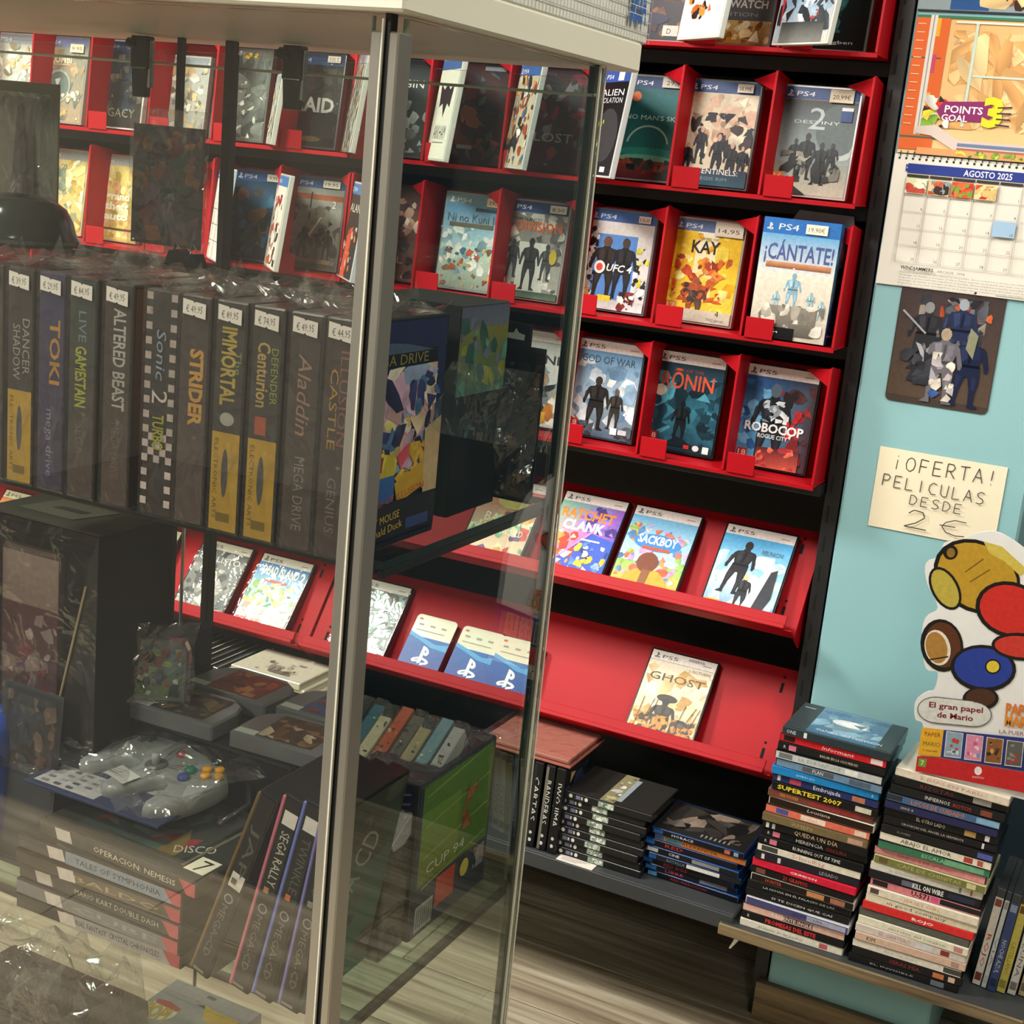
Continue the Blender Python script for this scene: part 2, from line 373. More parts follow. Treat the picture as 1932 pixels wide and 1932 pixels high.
struct(MB().box(CX1+.002, 2.4, 2.56, 2.60, 0, CEIL-.001).build('wall_recess', 'shadow_blue'))  # dark blue stands in for the shadowed space right of the pillar
for i, (x, y, wt) in enumerate(LAMPS):                                   # ceiling panels
    where = ['above the left end of the shelving', 'above the glass cabinet', 'above the aisle right of the cabinet', 'behind the camera on the left', 'behind the camera on the right'][i]
    t = thing('ceiling_light', 'square white ceiling light panel '+where, 'light', (x, y, CEIL), group='ceiling light panels')
    MB().box(-.31, .31, -.31, -.29, -.03, 0).box(-.31, .31, .29, .31, -.03, 0).box(-.31, -.29, -.29, .29, -.03, 0).box(.29, .31, -.29, .29, -.03, 0).build('frame', 'lamp_frame', t)
    MB().box(-.29, .29, -.29, .29, -.015, -.002).build('diffuser', 'lamp_white', t)
    L = bpy.data.lights.new('panel_lamp', 'AREA'); L.shape = 'SQUARE'; L.size = .56; L.energy = wt; L.color = (1, .955, .88)
    lo = bpy.data.objects.new('panel_lamp', L); COL.objects.link(lo); lo.parent = t; lo.location = (0, 0, -.02)

# ================================================================== black and red shelving
ZROW = [H+.205-.2187*k for k in range(4)]                               # floors of the pocket rows
X0, PIT_X = -.527, .1513                                                # first divider, pocket pitch
XE = X0+.004                                                            # right end of the unit
XSEAM, XL = -1.436, -2.50
g = thing('shelving_unit', 'black metal wall shelving unit carrying the red game racks', 'shelving', (-1.4, 2.5, 0))
def wbox(name, x0, x1, y0, y1, z0, z1, m, parent, bevel=.0008, col='222222'):
    o = MB().box(x0, x1, y0, y1, z0, z1, col).build(name, m, None, bevel=bevel)
    if parent is not None: o.parent = parent; o.matrix_parent_inverse = parent.matrix_world.inverted() if parent.matrix_world != Matrix() else Matrix.Translation(-parent.location)
    return o
wbox('back_panel', XL, XE, 2.50, 2.512, .24, 2.3, 'black_metal', g)
upr = wbox('upright', XE+.002, XE+.026, 2.262, 2.55, 0, 2.3, 'black_metal', g)
wbox('upright', XSEAM-.012, XSEAM+.012, 2.515, 2.55, 0, 2.3, 'black_metal', g)
wbox('upright', XL-.03, XL-.002, 2.3, 2.55, 0, 2.3, 'black_metal', g)
for z in np.arange(.5, 2.1, .05):                                       # slots punched in the right upright
    sl = wbox('slot', XE+.009, XE+.012, 2.2612, 2.2618, z, z+.028, 'black_slot', None, 0); sl.parent = upr
for k, z in enumerate(ZROW):
    wbox('shelf_beam', XL, XE, 2.30, 2.498, z-.028, z-.006, 'black_metal', g)
zt = H-.205*2.2
wbox('shelf_beam', XL, XE, 2.235, 2.298, zt-.024, zt-.006, 'black_metal', g)
ZB = .2745                                                              # bottom shelf
wbox('base_shelf', XL, XE, 2.078, 2.498, ZB-.008, ZB, 'dark_shelf', g)
wbox('base_lip', XL, XE, 2.07, 2.078, ZB-.026, ZB, 'dark_shelf', g)
wbox('base_back', XL, XE, 2.44, 2.452, ZB+.001, .52, 'black_metal', g)

rs_me = {}
def pocket_row(k, a, b, label):
    """red rack: floor, sloping back, dividers and a small tab in front of each pocket"""
    z = ZROW[k]; x1 = X0-PIT_X*a; x0 = X0-PIT_X*b+.004; t = thing('display_rack', label, 'rack', (x0, 2.2, z), group='red pocket racks')
    W = x1-x0
    MB().box(0, W, .0, .30, -.005, -.002).build('floor_plate', 'red_metal', t, bevel=.0005)
    MB().box(0, W, -.001, .001, -.009, -.002).build('front_edge', 'red_metal', t, bevel=.0005)
    MB().prism([(.085, -.002), (.088, -.002), (.112, .172), (.109, .172)], 'x', 0, W).build('back_plate', 'red_metal', t)
    if 'd' not in rs_me:
        rs_me['d'] = MB().prism([(.0, -.002), (.30, -.002), (.30, .14), (.12, .172), (.02, .186), (.014, .184)], 'x', -.0011, .0011).mesh('divider', 'red_metal')
        rs_me['g'] = MB().prism([(0, 0), (-.001, -.03), (-.052, -.012)], 'y', 0, .001).mesh('divider_gusset', 'red_metal')
        for v in rs_me['g'].vertices: v.co = (v.co.x, .016-v.co.x*.9+v.co.y, .184+v.co.z)
        rs_me['t'] = MB().box(0, .046, -.004, -.0022, -.003, .03).mesh('tab', 'red_metal', bevel=.0008)
        rs_me['e'] = MB().hexa([(-.0021,-.001,-.002),(.0021,-.001,-.002),(.0021,.002,-.002),(-.0021,.002,-.002),(-.0021,.013,.184),(.0021,.013,.184),(.0021,.016,.184),(-.0021,.016,.184)]).mesh('divider_edge', 'red_metal', bevel=.0005)
    for i in range(b-a+1):
        x = W-PIT_X*i if i < b-a else .0012
        dv = link('divider', rs_me['d'], t, (min(x, W-.0022), 0, 0)); link('divider_edge', rs_me['e'], dv, (0, -.001, 0)); link('divider_gusset', rs_me['g'], dv)
        if i < b-a: link('tab', rs_me['t'], t, (W-PIT_X*(i+1)+.007, 0, 0))
for k in range(4):
    nm = ['top', 'second', 'third', 'fourth'][k]
    pocket_row(k, 0, 6, 'red metal pocket rack, '+nm+' row, right of the seam')
    pocket_row(k, 6, 13, 'red metal pocket rack, '+nm+' row, behind the glass cabinet')

def tray(z_lip, y_lip, L, lean, x0, x1, label):
    """sloping red tray with a front lip"""
    t = thing('display_tray', label, 'tray', M=pose((x0, y_lip, z_lip), 0, lean), group='red sloping trays'); W = x1-x0
    MB().box(0, W, 0, .0025, -.012, L).build('back_plate', 'red_metal', t, bevel=.0006)
    MB().box(0, W, -.03, 0, -.012, -.010).build('ledge', 'red_metal', t, bevel=.0004)
    lp = MB().box(0, W-.012, -.034, -.030, -.012, .012).build('lip', 'red_metal', t, bevel=.0012, seg=2)
    MB().box(0, W-.012, -.038, -.034, -.012, -.004).build('lip_fold', 'red_metal', lp, bevel=.001)
    for x in (0, W-.003): MB().box(x, x+.003, 0.0026, .05, -.012, L).build('side_flange', 'red_metal', t)
    for x in (.03, W-.03):
        for zz in (.02, L-.045): MB().box(x-.0025, x+.0025, -.0005, 0, zz, zz+.018).build('slot', 'black_slot', t); MB().lathe([(.0025, 0), (.0025, .0006)], n=8).build('hole', 'black_slot', t, M=Matrix.Translation((x, 0, zz+.028)) @ Matrix.Rotation(RAD(90), 4, 'X'))
    return t
TL = {}
def tray_from(lip_px, top_px, y_lip, lean):
    a = PY(*lip_px, y_lip); r = ray(*top_px)
    # length so that the top edge falls on the sight line of top_px
    s, c = math.sin(lean), math.cos(lean); q = r.z/r.y
    L = (q*y_lip-(a.z-H))/(c-q*s); return a.z, L
LEAN = RAD(35)
z6, L6 = tray_from((1286, 1142), (1318, 959), 2.235, LEAN)
z7, L7 = tray_from((1286, 1412), (1299, 1216), 2.235, LEAN)
for (z, L, nm) in ((z6, L6, 'upper'), (z7, L7, 'lower')):
    tray(z, 2.235, L, LEAN, -1.478+.003, XE-.006, nm+' red sloping tray, right of the seam')
    tray(z, 2.235, L, LEAN, XL, -1.478-.003, nm+' red sloping tray, left of the seam')

# ================================================================== game cases
CW, CH, CT = .127, .171, .0135
_shell = {}
def shell_mesh(w, h, t, c):
    k = (w, h, t, c)
    if k not in _shell: _shell[k] = MB().box(-w/2, w/2, 0, t, 0, h, c).mesh('case_shell', 'gloss', bevel=.0016, seg=2)
    return _shell[k]
def case_at(M, label, draw, shell='#7c8a96', w=CW, h=CH, t=CT, group=None, seed=0, wrap=False, name='game_case', inset=.0035, spine=None, cat='game case', spine_r=None):
    o = thing(name, label, cat, M=M, group=group)
    link('case_shell', shell_mesh(w, h, t, shell), o)
    a = Art(w-2*inset, h-2*inset, seed); draw(a); a.build('cover', o, loc=(0, -.0004, inset))
    if spine:
        b = Art(t-.003, h-2*inset, seed); spine(b); b.build('spine', o, M=Matrix.Translation((-w/2-.0004, t/2, inset)) @ Matrix.Rotation(-math.pi/2, 4, 'Z'))
    if spine_r:
        b = Art(t-.003, h-2*inset, seed); spine_r(b); b.build('spine', o, M=Matrix.Translation((w/2+.0004, t/2, inset)) @ Matrix.Rotation(math.pi/2, 4, 'Z'))
    if wrap: MB().box(-w/2-.0012, w/2+.0012, -.0032, t+.001, -.0005, h+.001).build('shrink_wrap', 'wrap', o, bevel=.001)
    return o
def case_tl(tl, y, label, draw, yaw=0., lean=7., zfloor=None, **k):
    """put the case so that its top-left corner lies on the sight line of pixel tl, or stands at zfloor"""
    w, h = k.get('w', CW), k.get('h', CH); R = (Matrix.Rotation(RAD(yaw), 4, 'Z') @ Matrix.Rotation(-RAD(lean), 4, 'X')).to_3x3()
    p = PY(*tl, y); loc = p-R @ Vector((-w/2, 0, h))
    if zfloor is not None: loc.z = zfloor+.0008
    return case_at(pose(loc, RAD(yaw), RAD(lean)), label, draw, **k)

# ---- covers of the pocket rows (plain stand-ins in the colours of the prints)
def bgd(a, c1, c2, v0=.112): a.grad(0, v0, 1, 1, c1, c2)
def d_grp(a):                                                            # cream with many dark figures
    ps4(a); bgd(a, '#d9cdb4', '#cfc3a8'); a.blobs(['#c9a58e','#d8b9a0','#e2d8c0','#b9967e'], 22, 0, .12, 1, .75, .12); a.blobs(['#23242c','#2b2a30','#1c1f2a','#3a2f35'], 24, .02, .3, 1, .8, .09, 2.2)
    for u, v, h in ((.55,.92,.42),(.3,.8,.36),(.75,.95,.38),(.14,.9,.3),(.9,.9,.3)): a.fig(u, v, h, '#1d2029', '#c79f8a')
    a.grad(0, .84, 1, 1, '#2a3346', '#27566a'); a.text('13 SENTINELS:', .2, .89, .05, '#eeeae0', .68); a.text('AEGIS RIM', .3, .95, .03, '#7d8a94', .44)
    age(a, '12', .02, .87, '#e07b45', .13, .07); sticker(a, .7, .02, .92, .1, '58,99€')
def d_dest(a):
    a.rect(0, 0, 1, .112, '#2f4d85'); ps4(a); a.rect(0, .115, 1, .145, '#4c4336'); a.grad(0, .145, 1, .75, '#3c464b', '#93a3a4', '#4a565b'); a.grad(0, .7, 1, 1, '#8e978f', '#bcb9a6')
    a.ell(.86, .42, .3, .24, '#b6c2c0', 20); a.ell(.8, .38, .3, .24, '#5c6a6c', 20); a.text('DESTINY', .5, .335, .03, '#cfd6d8', .6, 'c'); a.text('2', .5, .385, .2, '#b9c4c6', .22, 'c')
    for u, v, h in ((.42,.86,.44),(.62,.9,.4),(.27,.8,.32),(.76,.8,.3)): a.fig(u, v, h, '#23262a', '#3a3d40', 1.15)
    a.blobs(['#1e2125','#2b2e31','#6d6e66','#8f8f83'], 16, .1, .6, .9, .88, .08, 2.6); a.poly([(0,.78),(.5,1),(0,1)], '#2a2827'); age(a, '16', .03, .8, '#df9150'); sticker(a, .62, .01, .93, .13, '20,99€', '#e6dcc6'); a.rect(.8, .2, .95, .3, '#2a4a86'); a.rect(.8, .17, .95, .2, '#e4e4e6')
def d_teal(a):
    ps4(a, '#2c4470'); bgd(a, '#1c5a60', '#2d7a73'); a.text("NO MAN'S SKY", .08, .42, .045, '#bfe0dc', .8); a.ring(.45, .68, .3, .2, .003, '#a9c9b8', 16, 3.3, 6.1); a.ell(.5, .74, .48, .05, '#2f8f86'); a.ell(.45, .8, .4, .04, '#6fb89f')
    a.grad(0, .82, 1, 1, '#8c3f34', '#5b2f3a'); a.blobs(['#3a4a42','#24393a','#a5543f'], 10, 0, .8, 1, .99, .09); a.ell(.2, .2, .07, .05, '#d87a4a'); sticker(a, .55, .0, 1, .1, '29,99€', '#d6d2c4')
def d_alien(a):
    ps4(a, '#33519a'); bgd(a, '#15171a', '#26282a'); a.text('ALIEN', .1, .24, .06, '#e6e8ea', .8); a.text('ISOLATION', .1, .31, .05, '#c9ccd0', .8); a.ell(.55, .62, .42, .26, '#3a3c3e'); a.blobs(['#b8c93a','#8fae2e','#dbe04a'], 9, .05, .45, .4, .85, .05); a.rect(.6, .02, .8, .1, '#eef'); a.rect(.62, .92, .8, .97, '#ddd')
def d_nino(a):
    ps4(a, '#7e9fb2', '#eef4f4'); a.grad(0, .112, 1, .6, '#5f9ccc', '#bfe4ea'); a.grad(0, .55, 1, 1, '#cfe3d2', '#93a69a'); a.blobs(['#e9f2ec','#ffffff','#cfe4dc','#8fb7c4'], 26, 0, .3, 1, .85, .1); a.blobs(['#5f7f6a','#c0563e','#3f6f8c','#d8b46a','#8a6a50'], 24, .05, .55, 1, .98, .06)
    a.text('Ni no Kuni II', .06, .29, .085, '#5c7284', .8); a.rect(.1, .3, .82, .345, '#6f6a58'); sticker(a, .68, .02, .97, .11, '39,99', '#e8cfae'); a.rect(.5, .13, .97, .165, '#3a4650')
def d_div(a):
    ps4(a, '#2c437f'); bgd(a, '#7d7c7c', '#a6a69e'); a.blobs(['#c4c4bc','#8c8a88','#d6d6cc','#63605f','#55565a'], 40, 0, .12, 1, .98, .12); a.grad(.3, .42, .75, .95, '#d9dad2', '#c3c7be')
    a.text("TOM CLANCY'S", .16, .2, .03, '#2b2b2d', .45); a.text('THE', .12, .27, .03, '#d0663a', .1); a.text('DIVISION', .22, .305, .1, '#d2602f', .72, bold=.02)
    a.fig(.5, .92, .55, '#2f3136', '#26282c', 1.1); a.fig(.22, .8, .4, '#3b3d42', None, 1.1); a.fig(.76, .8, .38, '#3a3c40', None, 1.1); a.ell(.86, .55, .06, .08, '#b9a33a'); a.grad(0, .93, 1, 1, '#3c5a48', '#6a7466'); age(a, '18', .04, .8); sticker(a, .72, .02, .98, .1, '8,50')
def d_ufc(a):
    ps4(a, '#3f66a6'); bgd(a, '#dcd8d6', '#c9c8c8'); a.rect(.16, .24, .78, .9, '#5b8ad0'); a.blobs(['#1d1d20','#333236','#eeeae6'], 22, 0, .14, .2, .95, .07); a.blobs(['#1d1d20','#2c2c2e','#eeeae6','#d8d23a'], 16, .78, .35, .99, .9, .06)
    a.fig(.34, .9, .64, '#2a2420', '#6a4a38', 1.35); a.fig(.62, .88, .62, '#232226', '#4a3a32', 1.2); a.ell(.27, .58, .085, .066, '#f4efec', 16); a.ell(.27, .58, .05, .04, '#d8473c', 12); a.text('UFC 4', .37, .61, .07, '#f6f4f2', .38, shear=.2, bold=.02); a.grad(0, .9, 1, 1, '#b9bbbd', '#d8d8da'); a.rect(.3, .86, .5, .92, '#e0c83a'); a.blobs(['#3a2022','#e8d8d0','#7a2c2a'], 10, .6, .8, .85, 1, .07); age(a, '16', .02, .8, '#e0a04a'); sticker(a, .76, .03, .94, .1, '15,0', '#e6d6c8')
def d_kay(a):
    bgd(a, '#e9bd1e', '#f0cf45'); ps4(a, '#5b6f9c'); a.grad(.36, .112, .66, .8, '#f3ead2', '#f6e08a'); a.blobs(['#f6d84e','#e0a516','#f8e88a'], 18, 0, .12, 1, .9, .12); a.text('KAY', .3, .32, .12, '#2a2118', .4, 'l', bold=.02); a.text('LEGEND OF', .36, .19, .025, '#8a6a3a', .3)
    a.blobs(['#d0622a','#c24a24','#e2883a','#a83a20'], 30, .1, .35, .9, .8, .075, 2.4); a.fig(.45, .97, .4, '#5a4238', '#8a5a3a', 1.6); a.blobs(['#3c3230','#6a5648','#b4552e'], 12, .28, .62, .62, .92, .07); a.grad(0, .88, 1, 1, '#c9c3ae', '#b5b2a6'); a.text('4', .78, .93, .06, '#222'); a.text('THQ games', .66, .975, .025, '#333', .25); age(a, '12', .06, .82, '#e39a3e'); sticker(a, .6, .0, 1, .14, '14,95', '#dcd3c2')
def d_gow(a):
    ps5(a); a.grad(0, .108, 1, .55, '#5f8ab2', '#a9c4d8'); a.grad(0, .55, 1, 1, '#a9bccb', '#4f6880'); a.blobs(['#8fb0cc','#c9d8e2','#6d92b4','#dfe8ee'], 24, 0, .2, 1, .95, .14); a.text('GOD OF WAR', .5, .23, .075, '#44545f', .82, 'c'); a.text('RAGNARÖK', .5, .29, .03, '#7ea0bc', .62, 'c')
    a.fig(.4, .93, .56, '#2b2a2a', '#3f3a38', 1.35); a.fig(.7, .9, .43, '#33302c', '#6a5648', 1.1); a.blobs(['#3a3e44','#55606a'], 8, 0, .85, 1, 1, .1); age(a, '18', .02, .84, '#d83c35'); a.rect(.68, .88, .78, .95, '#f2f2f2'); a.rect(.8, .89, .93, .94, '#cfd4d8')
def d_ronin(a):
    ps5(a); a.grad(0, .108, 1, .6, '#1d3140', '#2f6f86'); a.grad(0, .55, 1, 1, '#3a8298', '#12222e'); a.blobs(['#1e4254','#27586c','#4f9cb0','#16303e'], 30, 0, .2, 1, .95, .13, 2.6); a.text('RISE OF THE', .5, .19, .03, '#a8483a', .42, 'c'); a.text('RŌNIN', .5, .36, .15, '#d65a3c', .76, 'c', bold=.015)
    a.ell(.12, .4, .09, .06, '#e6e0d0'); a.fig(.48, .9, .42, '#121a20', None, 1.2); a.poly([(.2,.95),(.48,.85),(.8,.95)], '#16222a'); a.poly([(.72,.7),(.92,.7),(.86,.76),(.76,.76)], '#122530'); a.line(.82, .55, .82, .7, .002, '#122530'); a.poly([(.75,.58),(.9,.58),(.88,.67),(.77,.67)], '#1c3a48'); age(a, '18', .03, .83, '#b9302c'); a.rect(.86, .91, .95, .98, '#eee'); a.ell(.76, .94, .05, .03, '#ddd'); a.rect(.58, .92, .66, .96, '#b33')
def d_robo(a):
    ps5(a); a.grad(0, .108, 1, 1, '#2f5f9e', '#5aa0cc', '#3a3436', '#48262c'); a.blobs(['#6fb0dc','#3d78b4','#2d5a92'], 14, 0, .15, .4, .98, .12); a.blobs(['#2a2527','#4a2c30','#8a2f34'], 16, .5, .15, 1, .98, .12)
    a.fig(.45, 1, .84, '#23262c', '#5a6a7c', 1.25); a.blobs(['#c9d4de','#8f9dab','#e2e8ec','#7a8896'], 10, .3, .33, .68, .55, .07, 2.2); a.blobs(['#c8343a','#a4252c','#e8d8d4'], 9, .66, .4, .85, .7, .06, 2.4); a.text('ROBOCOP', .5, .65, .085, '#eef0f2', .82, 'c', bold=.03); a.text('ROGUE CITY', .5, .71, .04, '#dfe3e6', .42, 'c', bold=.02); a.grad(.3, .8, .9, 1, '#5a2c30', '#c8584a'); a.blobs(['#e07058','#a8383a'], 9, .3, .78, .85, .99, .06, 3); age(a, '18', .04, .84, '#b83a34')
def d_bini(a):
    ps5(a, '#ddd6d0'); bgd(a, '#b9bdbc', '#d6d6d2'); a.text('SABINE', .2, .33, .09, '#3a3c40', .78, bold=.02); a.blobs(['#e0b03c','#5a6066','#f0f0ee','#c27a3a','#8a9094'], 26, 0, .36, 1, .98, .11, 2.4); a.blobs(['#2a2c30'], 6, .2, .4, .9, .9, .08, 3)
def d_zombi(a):
    bgd(a, '#8c8f86', '#a99a80'); ps4(a, '#7c86b4', '#e8ecf0'); a.blobs(['#8f8a7c','#a8977c','#7b827c','#b7a383'], 26, 0, .12, 1, .98, .16); a.text('ZOMBI', .22, .3, .085, '#f2e6c4', .48, bold=.02); a.rect(.22, .31, .68, .33, '#caa890'); a.ell(.45, .58, .27, .2, '#aab0a6', 22); a.ell(.45, .58, .24, .175, '#6f7d78', 22); a.blobs(['#e6dfb8','#f1ecca','#c9b070'], 14, .05, .62, .95, .97, .06); a.poly([(.38,.5),(.5,.48),(.44,.6)], '#d8e0d4'); sticker(a, .66, .07, .95, .17, '9,95', '#ece4c0')
def d_gold(a):
    ps4(a, '#a9b0b0', '#e8ece8'); bgd(a, '#e3cf8c', '#d8c078'); a.blobs(['#f3e6ae','#cdb060','#f7f0c8','#b99a50','#e9d890','#8fa08c'], 46, 0, .1, 1, .98, .11, 2.2)
def d_gta(a):
    ps4(a, '#b9bfc0', '#e8ece8'); bgd(a, '#ecd88a', '#e0c26a'); a.blobs(['#f6e9ac','#e8b87a','#d8c060','#f3dc90','#c9a860','#e6a87a'], 46, 0, .12, 1, .98, .12); [a.text(s, .32, v, .085, '#fbf6dc', .5, bold=.04) for s, v in (('grand', .52), ('theft', .64), ('auto', .76))]; a.rect(.3, .86, 1, .885, '#55492e')
def d_darknavy(a): ps4(a, '#23304e', '#7c889c'); bgd(a, '#20262f', '#34322e'); a.blobs(['#2d3842','#4a4640','#59544e','#23292f','#6a6258'], 30, 0, .15, 1, .85, .1); a.text('LEGACY', .12, .88, .1, '#8f8a78', .76)
def d_silver(a): a.rect(0, 0, 1, 1, '#b9bcb4'); ps4(a, '#9aa4ae', '#e8ece8'); a.blobs(['#e9e8da','#cfcab0','#f6f4e4','#9a9c92','#8a7f68','#d6b98a'], 44, 0, .1, 1, .98, .1)
def d_grey(a): a.rect(0, 0, 1, 1, '#6c7470'); a.blobs(['#858c86','#59605c','#7a817c','#4b524f'], 26, 0, .02, 1, .98, .18, 2.6); a.text('COMBAT', .05, .07, .05, '#e6e6da', .4); a.blobs(['#e0b830'], 4, .5, .03, .8, .1, .05); a.blobs(['#e9ebe0','#cfd4c8'], 12, 0, .3, 1, .98, .05, 4)  # last pale streaks paint the glare of the wrap into the print
def d_raid(a): ps4(a, '#2e4a70', '#c9d2dc'); bgd(a, '#1f2122', '#33302b'); a.blobs(['#2b2c2c','#3d3a35','#232626'], 20, 0, .15, 1, .98, .16); a.text('RAID', .2, .62, .15, '#b4b6b2', .72, bold=.03); a.ell(.55, .92, .2, .03, '#6b5a3a'); sticker(a, .72, .01, .95, .08)
def d_pad(a): bgd(a, '#2c2e30', '#3a3c3c', 0); a.text('ORIGIN', .2, .28, .08, '#dfe2df', .7); a.blobs(['#4b4e4e','#7d8380','#5a5d5c','#9aa09c'], 24, 0, .4, 1, .98, .12)
def d_white_bat(a): a.rect(0, 0, 1, 1, '#e3e1d2'); a.rect(0, 0, 1, .1, '#3e6498'); a.poly([(.15,.24),(.35,.3),(.5,.24),(.65,.3),(.85,.24),(.78,.48),(.62,.44),(.5,.58),(.38,.44),(.22,.48)], '#2a2c30'); a.text('ARKHAM', .18, .8, .14, '#3c3d42', .64, res=1); a.rect(.2, .83, .8, .84, '#77776f')
def d_wine(a): bgd(a, '#4a2326', '#2b1a1e', 0); a.blobs(['#6a2f2c','#3a1f24','#87503c','#55545c','#2c2f38'], 28, 0, .05, 1, .98, .14, 2.6); a.rect(.4, .01, .75, .05, '#8f9aa4'); a.rect(.1, .83, .35, .87, '#9a8f8f')
def d_skull(a): bgd(a, '#3d2226', '#4a1c24', 0); a.blobs(['#5a2a30','#2c2a30','#6f6a6c','#3a3c42','#7c3038'], 32, 0, .02, 1, .98, .11, 2.4); a.text('LOST', .1, .72, .09, '#a89a94', .6)
def d_crowd(a): a.rect(0, 0, 1, 1, '#c9b9a0'); ps4(a, '#3a62a0'); a.blobs(['#e0a05a','#2a3038','#e9e4d8','#b84a3a','#4a6a88','#d8c8a8','#7a5a4a'], 46, 0, .1, 1, .98, .1, 2.4)
def d_wgrid(a): a.rect(0, 0, 1, 1, '#e4e2dc'); ps4(a, '#4f86c0'); [a.rect(0, v, 1, v+.006, '#55565a') for v in (.45, .62, .8)]; [a.rect(u, .3, u+.012, 1, '#55565a') for u in (.2, .5)]; a.blobs(['#fff','#cfcfc8','#a9a49c'], 12, .2, .15, 1, .5, .12)
def d_navyblue(a): ps4(a, '#3a5f96'); bgd(a, '#2c4a63', '#1a2028'); a.blobs(['#35607c','#4a3d38','#1f2a33','#6a5040','#2b4a60'], 26, 0, .2, 1, .98, .14); sticker(a, .62, .02, .95, .1)
def d_redwhite(a): a.rect(0, 0, 1, 1, '#e6dfd4'); ps4(a, '#4a79b4'); a.blobs(['#c8423a','#d87a5a','#f0e8dc','#8a3430','#3a3234'], 26, .1, .2, .95, .98, .1, 2.2)
def d_city(a): ps4(a, '#3c5f8c'); bgd(a, '#93958f', '#59534a'); a.rect(0, .18, 1, .24, '#9a5a3c'); a.line(.42, .16, .4, .75, .003, '#2c2c2c'); a.line(.7, .35, .15, 1, .004, '#c9c2b4'); a.blobs(['#6d6a62','#4a4740','#7c786e','#36352f'], 24, 0, .3, 1, .95, .13); a.fig(.35, .95, .4, '#2c2a26', None, 1.2); a.fig(.8, .9, .34, '#33302b', None, 1.2); a.text('2', .82, .32, .08, '#d8d8d0'); a.rect(0, .9, .9, .95, '#8a7a58'); sticker(a, .62, .02, .93, .1, '19,95')
def d_redhair(a): a.rect(0, 0, 1, 1, '#3a3634'); ps4(a, '#4a7ab4'); a.text('ALAN', .15, .3, .09, '#d8d2c8', .7); a.poly([(.3,.5),(.6,.45),(.55,1),(.2,1)], '#d0553a'); a.blobs(['#e07a50','#7a3a2c','#c9c2b8'], 12, .1, .45, .9, .98, .08)
def d_brown(a): bgd(a, '#4a3430', '#6a4a44', 0); a.blobs(['#7a5248','#3a2a2a','#9a7a6a','#c0a898','#5a3a34'], 28, 0, .1, 1, .98, .12); a.text('SOUL', .2, .82, .07, '#c9b0a0', .6)
def d_deus(a): bgd(a, '#3a3038', '#2a2834', 0); a.blobs(['#6a4a38','#8a5a3a','#2a2a40','#5a4a6a','#3a2a30'], 30, 0, .1, 1, .98, .13); a.rect(.68, .86, .9, .96, '#cfcac0'); a.text('D', .74, .94, .05, '#222'); a.ell(.45, .8, .3, .06, '#30304c')
def d_wfront(a): a.rect(0, 0, 1, 1, '#e8e4de'); a.blobs(['#e08a3a','#2a2624','#d0662c','#3a2f2a'], 16, .1, .3, .7, .85, .09, 2)
def d_watch(a): bgd(a, '#6d6e70', '#55565a', 0); a.text('OVERWATCH', .06, .66, .07, '#e2e2e0', .86, bold=.02); a.text('EDITION', .25, .74, .035, '#a9a9a6', .55); a.grad(0, .78, 1, 1, '#c9a862', '#a8763c'); a.blobs(['#e0c890','#b9862f','#f0e4c0','#8a5a2a'], 14, 0, .78, 1, .99, .1)
def d_sky(a): a.grad(0, 0, 1, 1, '#3a78c0', '#a9b4b8', '#5a96d0', '#c9c4ba'); a.blobs(['#2a3038','#3c444c','#9ab4c8','#d8dfe2'], 24, 0, .45, 1, .9, .1, 3); a.grad(.1, .82, .9, 1, '#3a3c3c', '#7a7c78'); a.blobs(['#a83a34'], 3, .6, .7, .8, .8, .04)
def d_green(a): bgd(a, '#16272a', '#1b1e1f', 0); a.blobs(['#1f3a3c','#2c5a5c','#23302f','#3a7a7c'], 16, 0, .3, .8, .85, .16, 2); a.blobs(['#c9d0cc'], 8, .1, .2, .95, .7, .008); a.text('bigben', .5, .95, .03, '#d8dcd8', .35)

Z1, Z2, Z3, Z4 = ZROW
YR = 2.272                                                              # plane of the case tops
G2, G3 = 'game cases in the pocket racks', 'game cases on the sloping trays'
WHT = '#cfd2cc'
def pc(tl, label, d, shell='#78838c', yaw=0., y=YR, zf=None, **k): return case_tl(tl, y, label, d, yaw=yaw, zfloor=zf, shell=shell, group=G2, seed=int(tl[0]*7+tl[1]), **k)
# second row
pc((-12, 60), 'game case with pale cover and cream sticker, cut by the left picture edge, second row', d_silver, WHT, zf=Z2)
pc((79, 69), 'grey-brown game case with a round lens on its cover, second row', d_zombi, '#9a9a90', zf=Z2)
pc((188, 80), 'dark navy game case with white spine, second row', d_darknavy, WHT, zf=Z2, spine=lambda a: a.rect(0, 0, 1, 1, '#e6e4da'))
pc((300, 92), 'shiny silver game case partly behind the hanging bag, second row', d_silver, WHT, zf=Z2, h=.15, wrap=True)
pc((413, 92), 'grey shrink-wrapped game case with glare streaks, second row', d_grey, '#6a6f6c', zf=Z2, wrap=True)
pc((545, 105), 'near-black game case with large grey capital letters, second row', d_raid, '#56616a', zf=Z2, wrap=True)
pc((522, 175), 'thin white game case turned aside in front of the near-black one, second row', d_silver, WHT, yaw=-48, y=2.225, t=.0095, zf=Z2, h=.125, w=.08)
pc((705, 112), 'charcoal game case behind the aluminium post, second row', d_pad, '#4a4d4f', zf=Z2)
pc((678, 103), 'silver shrink-wrapped game case turned aside left of the aluminium post, second row', d_silver, WHT, yaw=-50, y=2.225, t=.0095, zf=Z2, wrap=True)
pc((868, 128), 'dark wine-red game case seen through the cabinet side glass, second row', d_wine, '#4a3034', zf=Z2)
